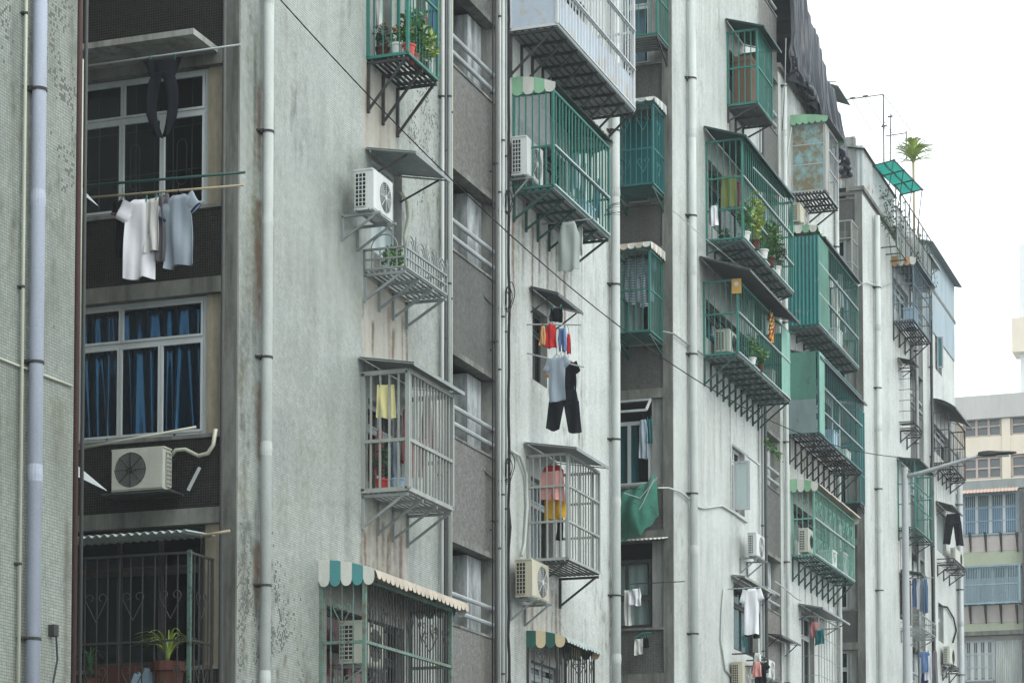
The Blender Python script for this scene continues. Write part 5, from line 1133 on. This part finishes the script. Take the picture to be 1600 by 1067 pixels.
# clutter kept in the cages
def clutter(label, key, fu, v, w_, d_, h_, mat, z=0.):
    c = CG[key]; fr = c['fr']; u = c['u0'] + (c['u1'] - c['u0']) * fu; b = MB(fr); z0 = c['w0'] + .003 + z; e = .02
    b.prism([(u + e, v), (u + w_ - e, v), (u + w_, v + d_), (u, v + d_)], z0, z0 + h_ * .9, 2); b.box(u - .01, u + w_ + .01, v - .01, v + d_ + .01, z0 + h_ * .9, z0 + h_)
    o = b.build('storage_box', M[mat], base=fr.P((u + w_ / 2, v + d_ / 2, z0))); tag(o, label, 'box', 'boxes and bundles kept in the cages')
clutter('grey box low inside the long bright green cage', 'greenlong', .35, .2, .5, .35, .3, 'zinc'); clutter('pale box at the far end of the long bright green cage', 'greenlong', .7, .2, .6, .35, .42, 'blue_rubble')
clutter('white box inside the teal corrugated cage', 'tealbox', .5, .3, .6, .4, .5, 'ac_white'); clutter('brown carton at the far end of the teal corrugated cage', 'tealbox', .75, .2, .5, .4, .35, 'wood')
clutter('pale box inside the green boarded cage', 'greendoor', .4, .2, .6, .45, .5, 'blue_rubble'); clutter('white box at the far end of the green boarded cage', 'greendoor', .7, .2, .6, .45, .3, 'ac_white')
clutter('brown carton in the narrow tall green cage', 'tallgreen', .15, .1, .6, .4, 1.15, 'wood'); clutter('dark carton stack at the back of the narrow tall green cage', 'tallgreen', .55, .1, .6, .4, 1.4, 'pipe_rust')
clutter('pale box low in the talisman cage', 'talisman', .78, .2, .5, .4, .5, 'conc_light'); clutter('terracotta tub inside the talisman cage', 'talisman', .5, .2, .3, .3, .3, 'pot')
clutter('white basket in the pale mint green cage', 'palegreen', .45, .2, .5, .35, .45, 'pot_white'); clutter('grey basket at the far end of the pale mint green cage', 'palegreen', .72, .2, .6, .35, .6, 'zinc')
clutter('grey white box inside the longest white barred cage', 'bigwhite', .3, .2, .7, .4, .7, 'conc_light'); clutter('blue box inside the longest white barred cage', 'bigwhite', .6, .2, .7, .4, .6, 'blue_steel')
clutter('pale blue box in the blue grey cage under the ochre awning', 'ochre', .3, .15, .6, .35, .6, 'blue_rubble')
m = MB(FAC); q = at(79, 985, Y=D); m.box(q.x - .05, q.x + .05, .002, .07, q.z - .06, q.z + .06); m.tube([(q.x + .03, .05, q.z - .05), (q.x + .06, .05, q.z - .3), (q.x - .02, .04, q.z - .6), (q.x + .03, .03, q.z - .9)], .012, 5); tag(m.build('junction_box', M['steel_dark'], base=(q.x, D, q.z)), 'small dark junction box with a torn cable low on the leftmost wall', 'box')
# ---------------------------------------------------------------- rooftop things
RZ = ROOF + .1
def tarp():
    x0_, x1_ = 55.95, 62.6; rs = random.Random(2); ph = [rs.uniform(0, 6) for _ in range(8)]
    def top(x): s = (x - x0_) / (x1_ - x0_); return 25.7 - 2.5 * s ** 1.1 + .10 * math.sin(x * 3 + ph[0])
    def bot(x): s = (x - x0_) / (x1_ - x0_); return 22.75 - .65 * math.sin(min(1, s * 1.25) * 1.57) + .16 * math.sin(x * 2.1 + ph[1]) + .09 * math.sin(x * 5.3)
    m = MB()
    def f(s, t):
        x = x0_ + (x1_ - x0_) * s
        fo = .10 * (1 - abs(math.sin(x * 3.1 + ph[2] + .9 * t))) + .09 * (1 - abs(math.sin(x * 6.7 + ph[3] - 1.2 * t))) + .04 * math.sin(x * 17 + t * 3) + .02 * math.sin(x * 41 + 5 * t)
        gather = .05 * math.sin(t * 34 + 3 * math.sin(x * 3)) * max(0, t - .72) * 3.5
        if t < .25: q = t / .25; return (x, D + 2.4 - 2.6 * q, top(x) + .35 * (1 - q) * .2 + .06 * math.sin(x * 7) * q)
        q = (t - .25) / .75; return (x + .08 * math.sin(q * 5 + x), D - .22 - .18 * q + fo * (.4 + q) + gather, top(x) + (bot(x) - top(x)) * q)
    m.sheet(f, 220, 70, .012, (0, 1, 0)); t_ = m.build('tarpaulin', M['tarp'], smooth=True, base=(59, D, 22.6))
    tag(t_, 'black plastic tarpaulin draped over the roof edge at the top right', 'tarpaulin')
    m = MB(); m.tube([(x0_ + (x1_ - x0_) * i / 60, D - .38 + .03 * math.sin(i), bot(x0_ + (x1_ - x0_) * i / 60) + .12 + .03 * math.sin(i * 1.7)) for i in range(61)], [.06 + .035 * math.sin(i * 1.3) for i in range(61)], 7)
    m.build('rolled_hem', M['tarp'], t_, smooth=True)
    m = MB(FAC); m.box(x0_ + .1, x1_ - .9, -2.3, -.25, RZ, 22.9); tag(m.build('rooftop_shed', M['zinc'], base=(59, D + 1, RZ)), 'low grey shed hidden under the black tarpaulin', 'shed')
tarp()
q0 = at(1228, 60, Y=D - .45); wire([q0, at(1226, 150, Y=D - .4), at(1222, 205, Y=D - .3)], .012, 'zinc', 'thin rope hanging from the tarpaulin')
def shed(name, label, u0, u1, v0, v1, w0, w1, wall, roof, slope=.4, over=.35, cat='shed'):
    """corrugated shed: near wall, street wall and a roof falling to the street"""
    t = thing(name, (u0, D - v1, w0), label, cat, 'sheds and lean-tos on the roofs'); a = MB(FAC)
    a.sheet(lambda s, r_: (u0 + .012 * math.sin(s * (v1 - v0) * 50), v0 + (v1 - v0) * s, w0 + (w1 + slope * (1 - s) - w0) * r_), int((v1 - v0) * 40), 1, .004, (1, 0, 0)); a.build('end_wall', M[wall], t)
    a = MB(FAC); a.sheet(lambda s, r_: (u0 + (u1 - u0) * s, v1 + .012 * math.sin(s * (u1 - u0) * 50), w0 + (w1 - w0) * r_), int((u1 - u0) * 40), 1, .004, (0, 1, 0)); a.build('street_wall', M[wall], t)
    a = MB(FAC); a.sheet(lambda s, r_: (u0 - .12 + (u1 - u0 + .24) * s, v0 + (v1 + over - v0) * r_, w1 + slope + .03 - (slope + .15) * (r_ * (1 + .3 * r_) / 1.3) + .015 * math.sin(s * (u1 - u0) * 50)), int((u1 - u0) * 40), 6, .01); a.build('corrugated_roof', M[roof], t)
    return t
shed('rooftop_shed', 'rust streaked corrugated shed on the corner of the far roof', 66.0, 70.6, -3.0, .02, RZ + .15, 23.9, 'rust_sheet', 'zinc_dark', .4, .08)
shed('rooftop_shed', 'small grey corrugated shed just beyond the tarpaulin', 63.0, 64.5, -4, -1.2, RZ, 24.3, 'zinc', 'zinc_dark', .25) if False else None
shed('rooftop_shed', 'low dark shed in the middle of the far roof edge', 71.5, 75.3, -2.5, -.25, RZ + .2, 23.2, 'zinc_dark', 'zinc_dark', .35)
shed('rooftop_shed', 'blue grey sheet shed at the far end of the far roof', 76.0, 81.5, -3, .03, ROOF - 1.2, 24.0, 'sheet_blue', 'zinc', .5, .25)
# rooftop cage with green netting
u0, u1 = 68.6, 74.5; t = thing('rooftop_cage', (u0, D, RZ), 'rusty rooftop cage along the parapet under the bright green net awning', 'cage')
m = MB(FAC)
for i in range(9):
    u = u0 + (u1 - u0) * i / 8; m.bar((u, .45, RZ - .9), (u, .45, RZ + .9), .03); m.bar((u, 0, RZ - .9), (u, .45, RZ - .9), .03)
for w in (-.9, -.3, .3, .9): m.bar((u0, .45, RZ + w), (u1, .45, RZ + w), .025)
m.build('frame', M['steel_dark'], t); m = MB(FAC)
for i in range(60): u = u0 + (u1 - u0) * i / 60; m.bar((u, .45, RZ - .9), (u, .45, RZ + .3), .012)
m.build('grille', M['rust_sheet'], t)
a, b, c = at(1372, 251, Y=D), at(1392, 257, Y=D - .9), at(1442, 302, Y=D - .9); t = thing('net_awning', a, 'bright green net awning on the far roof edge', 'awning')
ua, ub = 67.3, 71.9; nz = lambda q, v: 23.74 + .52 * q + .10 * v - .05 * abs(math.sin(q * 9.4))
t2 = NT('bright green net'); t2.col((.02, .26, .20)); t2.rough(.8); tl = t2.n('BsdfTranslucent'); tl.inputs[0].default_value = (.02, .32, .26, 1); ms_ = t2.n('MixShader'); ms_.inputs[0].default_value = .5
t2.l(t2.b.outputs[0], ms_.inputs[1]); t2.l(tl.outputs[0], ms_.inputs[2]); t2.l(ms_.outputs[0], t2.out.inputs[0])
m = MB(FAC); m.sheet(lambda q, r_: (ua + (ub - ua) * q, .06 + .60 * r_, nz(q, r_)), 40, 6, 0); m.build('net', t2.m, t)
m = MB(FAC)
for i in range(4): q = i / 3; u = ua + (ub - ua) * q; m.bar((u, .03, nz(q, 0) - .02), (u, .68, nz(q, 1) - .02), .03); m.bar((u, .64, nz(q, 1)), (u, .45, 22.8), .022)
for v in (.05, .36, .67): m.bar((ua, v, nz(0, v) - .02), (ub, v, nz(1, v) - .02), .03)
m.build('frame', M['steel_dark'], t)
# weeds and plants on the far roof
m = MB(); rs = random.Random(21)
for i in range(70):
    p = Vector((rs.uniform(68, 76), D - .3 + rs.uniform(-.2, .3), RZ + rs.uniform(-.5, .6))); leaves(m, p, (.25, .15, .3), 14, .13, rs)
    if i % 3 == 0: m.tube([p, p + Vector((rs.uniform(-.3, .3), -.1, -rs.uniform(.4, 1.1)))], .01, 4)
tag(m.build('rooftop_weeds', M['leaf_dark'], base=(72, D, RZ)), 'tangled weeds hanging over the far roof edge', 'plants', kind='stuff')
p = at(1427, 246, Y=D + .1); t = thing('dracaena_plant', (p.x, p.y, RZ), 'spiky yellow green dracaena on a tall stem above the far roof', 'plant')
m = MB(); m.tube([(p.x, p.y, RZ), (p.x + .05, p.y, (RZ + p.z) / 2), (p.x, p.y, p.z - .1)], [.05, .04, .04], 8); m.build('stem', M['bamboo'], t)
m = MB(); rs = random.Random(6)
for i in range(75): a_ = rs.uniform(0, 6.3); e = rs.uniform(.05, 1.45); blade(m, (p.x, p.y, p.z - .15), math.cos(a_), math.sin(a_), .95 * math.cos(e) + .1, .10 + 1.05 * math.sin(e), .05)
m.build('foliage', M['leaf_yel'], t)
# odd things along the far roofline
for lb, u, v, w_, d_, h_, mt in (('dented grey water tank on the far roof', 75.5, -.9, .9, .7, 1.5, 'zinc'), ('rusty sheet leaning behind the green net awning', 72.2, -.55, 1.3, .06, 1.7, 'rust_sheet'), ('dark box on the roof beyond the tarpaulin', 64.6, -.7, .9, .5, 1.0, 'slate')):
    m = MB(FAC); m.prism([(u, v), (u + w_, v + .05), (u + w_ * .97, v - d_), (u + .04, v - d_)], RZ, RZ + h_, 2); m.bar((u, v, RZ + h_ + .02), (u + w_, v - d_, RZ + h_ + .05), .05)
    tag(m.build('roof_clutter', M[mt], base=FAC.P((u, v, RZ))), lb, 'roof clutter')
# roof antenna frame
t = thing('antenna_frame', (66, D + 1, RZ), 'thin metal antenna frame standing above the rusty rooftop shed', 'antenna'); m = MB()
def P(px, py, y=D + .8): return at(px, py, Y=y)
m.tube([P(1380, 148), P(1381, 232)], .022, 5); m.tube([P(1322, 156), P(1380, 148)], .018, 5); m.tube([P(1380, 148), P(1424, 205)], .012, 4); m.tube([P(1332, 155), P(1362, 205)], .010, 4); m.tube([P(1352, 152), P(1385, 205)], .010, 4)
m.tube([P(1392, 178), P(1391, 232)], .02, 5); m.tube([P(1381, 190), P(1410, 232)], .010, 4); m.tube([P(1384, 213), P(1416, 208)], .018, 5); m.tube([P(1416, 205), P(1416, 250)], .02, 5); m.tube([P(1381, 232), P(1381, 262)], .022, 5); m.tube([P(1391, 232), P(1391, 262)], .02, 5)
for x_, y_ in ((1332, 154), (1352, 151), (1391, 183), (1381, 198)): m.tube([P(x_ - 3, y_), P(x_ + 3, y_ - 1)], .03, 5)
m.build('mast', M['steel_dark'], t)
p = at(1305, 152, Y=D + .9); m = MB(FAC); sheet_canopy(None, FAC, p.x - 1.0, p.x + .7, -1.6, -.6, p.z + .35, .4, 'zinc', .015, .12, rim=False, name='roof_sheet'); tag(bpy.data.objects['roof_sheet'], 'small tilted corrugated sheet behind the end of the tarpaulin', 'sheet')
m = MB(FAC); m.box(p.x - .9, p.x + 1.0, -3.2, -1.2, RZ, p.z + .2); tag(m.build('rooftop_shed', M['plaster_grey'], base=(p.x, D + 2, RZ)), 'pale rendered stair hut behind the end of the tarpaulin', 'shed')
wire([at(a, b, Y=D + .9) for a, b in ((1294, 128), (1306, 128))], .014, 'steel_dark', 'short aerial rod behind the tarpaulin', 'antenna', 'roof_antenna')
# ---------------------------------------------------------------- street lamp
lx, ly = 52.0, 9.5; t = thing('street_lamp', (lx, ly, 0), 'tall grey street lamp with one long arm over the road', 'street lamp'); m = MB()
m.tube([(lx, ly, 0), (lx, ly, 11.85)], [.115, .068], 16); m.tube([(lx, ly, 11.85), (lx, ly, 11.92)], .075, 16); m.build('pole', M['steel'], t, smooth=False)
e = at(1532, 711, X=lx); m = MB(); pts = [(lx, ly, 11.72), (lx, ly - .35, 11.78)] + [(lx, ly - .35 + (e.y - ly + .35) * i / 5, 11.78 + (e.z - 11.78) * i / 5) for i in range(1, 6)]; m.tube(pts, [.05, .048, .046, .043, .04, .036, .034], 10); m.build('arm', M['steel'], t, smooth=True)
h = at(1588, 708, X=lx); m = MB(); n = 6
prof = [(0, .05, .05), (.12, .09, .07), (.3, .13, .075), (.55, .14, .05), (.85, .12, .035), (1, .06, .02)]; vs = []
for s, w_, th in prof:
    y = e.y + .05 + (h.y - e.y - .05) * s; z = e.z + (h.z - e.z) * s + .02
    vs += [(lx - w_, y, z - th * .4), (lx - w_ * .7, y, z + th * .6), (lx, y, z + th), (lx + w_ * .7, y, z + th * .6), (lx + w_, y, z - th * .4), (lx, y, z - th * .7)]
fs = [(i * 6 + k, i * 6 + (k + 1) % 6, (i + 1) * 6 + (k + 1) % 6, (i + 1) * 6 + k) for i in range(5) for k in range(6)] + [(5, 4, 3, 2, 1, 0), (30, 31, 32, 33, 34, 35)]
m.add(vs, fs); hd = m.build('lamp_head', M['steel_dark'], t, smooth=False); m = MB(); m.box(lx - .09, lx + .09, h.y + .15, e.y - .35, e.z - .055, e.z - .045); m.build('lens', M['glass_pale'], hd)
# ---------------------------------------------------------------- buildings across the end of the street
XB = 95.0; FB = Fr((XB, 0, 0), (0, 1, 0), (-1, 0, 0))
def bp(px, py): p = at(px, py, X=XB); return p.y, p.z
t = thing('apartment_block', (XB + 6, 12, 0), 'nearer end block with blue window cages and pink and green bands, lower right', 'apartment building'); zr = bp(1550, 750)[1]; yl = bp(1500, 800)[0] + 2; yr = bp(1606, 800)[0] - 6
M['pinkband'] = concrete('hazed pink render', (.50, .455, .44), .35, 1.2, (.33, .33, .30)); M['greenband'] = concrete('hazed green band', (.40, .44, .34), .4, 1.5, (.26, .28, .2)); M['cream_r'] = concrete('cream render', (.62, .56, .46), .25, .4, (.35, .32, .27)); M['grey_r'] = concrete('grey render', (.42, .42, .41), .4, .5, (.25, .25, .24))  # pink and green bands are paled to carry distance haze
MB(FB).box(yr, yl, -14, -.02, 0, zr - .4).build('wall', M['grey_r'], t)
MB(FB).box(yr, yl, -14, .12, zr - .38, zr).build('roof', M['zinc'], t)
def bandf(y0, y1, mt, nm, v=.0): MB(FB).box(yr, yl, -.02, v, bp(1550, y1)[1], bp(1550, y0)[1]).build(nm, M[mt], t)
bandf(834, 861, 'pinkband', 'pink_band', .02); bandf(861.3, 884, 'greenband', 'green_band', .025); bandf(884.3, 888, 'conc', 'ledge', .25); bandf(945, 972, 'pinkband', 'pink_band', .02); bandf(972.3, 986, 'greenband', 'green_band', .025); bandf(986.3, 993, 'conc', 'ledge', .3)
m = MB(FB); ya = bp(1592, 770)[0]; yb_ = bp(1500, 770)[0] + .3; zt_ = bp(1550, 763)[1]; m.sheet(lambda s, r_: (ya + (yb_ - ya) * s, .02 + .6 * r_, zt_ - .25 * r_ + .03 * abs(math.sin(s * 60))), 240, 2, .02); m.build('tiled_eave', paint('orange roof tiles', (.42, .31, .25), .7, .2), t)  # tile orange is muted in the colour for distance haze
def bwin(x0p, x1p, y0p, y1p, bars, bm_, curt, vv=.02, proud=.0, rails=2, nm='window'):
    ua, z0 = bp(x1p, y1p); ub, z1 = bp(x0p, y0p); f = MB(FB)
    for u in (ua, ub): f.bar((u, proud + .03, z0), (u, proud + .03, z1), .07)
    for w in (z0, z1): f.bar((ua, proud + .03, w), (ub, proud + .03, w), .07)
    for i in range(1, rails): w = z0 + (z1 - z0) * i / rails; f.bar((ua, proud + .03, w), (ub, proud + .03, w), .05)
    for i in range(1, bars): u = ua + (ub - ua) * i / bars; f.bar((u, proud + .03, z0), (u, proud + .03, z1), .028)
    if proud > .1:
        for w in (z0, z1): f.bar((ua, 0, w), (ua, proud, w), .06); f.bar((ub, 0, w), (ub, proud, w), .06)
        k = MB(FB); k.box(ua, ub, .0, proud, z0 - .06, z0 - .03)
    wo = f.build(nm, M[bm_], t); p = MB(FB); p.box(ua, ub, -.01, .012, z0, z1); p.build('pane', M['glass_dark'], wo)
    if curt:
        n_ = 4; 
        for i in range(n_): MB(FB).box(ua + (ub - ua) * (i + .12) / n_, ua + (ub - ua) * (i + .88) / n_, .014, .022, z0 + .1, z0 + (z1 - z0) * .72).build('curtain', curt, wo)
        for i in range(n_ + 1): MB(FB).box(ua + (ub - ua) * i / n_ - .06, ua + (ub - ua) * i / n_ + .06, .013, .05, z0, z1).build('mullion', M['alu_white'], wo)
    return wo
M['bcurt'] = cloth('blue curtain', (.10, .18, .28))  # curtain blue lightened in place of haze
bwin(1505, 1591, 775, 832, 26, 'blue_steel', M['bcurt'], rails=3); bwin(1507, 1596, 888.5, 942, 34, 'blue_steel', CL['paleblue'], proud=.45, rails=2); bwin(1508, 1553, 1003, 1062, 16, 'steel', CL['greygreen'], rails=3)
for px in (1517, 1541, 1565, 1590):
    for y0 in (834, 946): u, z = bp(px, y0); q = MB(FB); q.bar((u, .03, z), (u, .5, z - .02), .05); q.bar((u, .03, z - .7), (u, .5, z - .05), .05); q.bar((u, .05, z), (u, .05, z - .7), .05); q.build('bracket', M['steel_dark'], t)
ua, z0 = bp(1598, 1090); ub, z1 = bp(1556, 1001); m = MB(FB); m.sheet(lambda s, r_: (ua + (ub - ua) * s, .05 + .02 * math.sin(s * 90), z0 + (z1 - z0) * r_), 120, 1, .01, (0, 1, 0)); m.build('corrugated_panel', M['pvc'], t)
ua, z0 = bp(1606, 1100); ub, z1 = bp(1598, 765); MB(FB).box(ua, ub, -.01, .3, 0, z1).build('dark_pier', M['zinc_dark'], t)
# cream building behind
XC = 150.0; FC = Fr((XC, 0, 0), (0, 1, 0), (-1, 0, 0))
def cp2(px, py): p = at(px, py, X=XC); return p.y, p.z
t2 = thing('office_building', (XC + 8, 20, 0), 'pale cream building with long parapet behind the end block', 'building'); yl2, _ = cp2(1480, 700); yr2, zt2 = cp2(1660, 618); z2 = lambda y: cp2(1550, y)[1]
MB(FC).box(yr2, yl2, -16, -.3, 0, z2(655)).build('wall', M['cream_r'], t2); MB(FC).box(yr2, yl2, -16, .3, z2(654.5), z2(618)).build('parapet', M['grey_r'], t2)
for y0, y1 in ((682, 712), (748, 790)): MB(FC).box(yr2, yl2, -.3, .1, z2(y1), z2(y0)).build('wall_band', M['cream_r'], t2)
for a_, b_ in ((1566, 1579), (1494, 1505), (1606, 1618)): ua, _ = cp2(b_, 700); ub, _ = cp2(a_, 700); MB(FC).box(ua, ub, -.29, .14, 0, z2(655.5)).build('pier', M['cream_r'], t2)
for (a_, b_) in ((1507, 1564), (1581, 1605)):
    for (y0, y1) in ((651, 680), (715, 746)):
        ua, _ = cp2(b_, 700); ub, _ = cp2(a_, 700); f = MB(FC); zz0, zz1 = z2(y1), z2(y0); n_ = 3 if b_ - a_ > 40 else 1
        for i in range(n_ + 1): u = ua + (ub - ua) * i / n_; f.bar((u, -.1, zz0), (u, -.1, zz1), .14)
        for w in (zz0, zz1, (zz0 + zz1) / 2): f.bar((ua, -.1, w), (ub, -.1, w), .1)
        wo = f.build('window', paint('brown window frame', (.33, .27, .24), .6) if 'brown window frame' not in bpy.data.materials else bpy.data.materials['brown window frame'], t2); MB(FC).box(ua, ub, -.28, -.2, zz0, zz1).build('pane', M['glass_dark'] if 'bluepane' not in M else M['bluepane'], wo)
# distant tower
XT = 210.0; FT = Fr((XT, 0, 0), (0, 1, 0), (-1, 0, 0)); p = at(1592, 382, X=XT); q = at(1630, 382, X=XT); t3 = thing('tower_block', (XT + 8, q.y, 0), 'faint distant tower at the right edge', 'tower')
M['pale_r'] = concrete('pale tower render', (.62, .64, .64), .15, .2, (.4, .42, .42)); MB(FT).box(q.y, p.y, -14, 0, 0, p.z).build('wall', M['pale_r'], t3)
for i in range(14): MB(FT).box(q.y, p.y - 1, .01, .05, p.z - 6 - i * 3.2, p.z - 4.6 - i * 3.2).build('window_band', M['glass_dark'], t3)
MB(FT).box(p.y - 1.2, p.y - .6, -1, 0, p.z, p.z + 3).build('mast', M['steel'], t3)
a_ = at(1587, 500, X=XT).z; MB(FT).box(p.y - 2, p.y + .6, -2, .8, a_ - 3, a_).build('balcony', M['cream_r'], t3)
# ---------------------------------------------------------------- damp air
m = MB(); m.box(-12, 240, -40, 90, -1, 68); hz = m.build('haze', None, base=(0, 0, -1)); tag(hz, kind='stuff')
hm = bpy.data.materials.new('damp air'); hm.use_nodes = True; nt = hm.node_tree; nt.nodes.clear(); o_ = nt.nodes.new('ShaderNodeOutputMaterial'); pv = nt.nodes.new('ShaderNodeVolumePrincipled')
pv.inputs['Color'].default_value = (.93, .97, 1, 1); pv.inputs['Density'].default_value = .00055; pv.inputs['Anisotropy'].default_value = .3
nt.links.new(pv.outputs[0], o_.inputs['Volume']); hz.data.materials.clear(); hz.data.materials.append(hm)
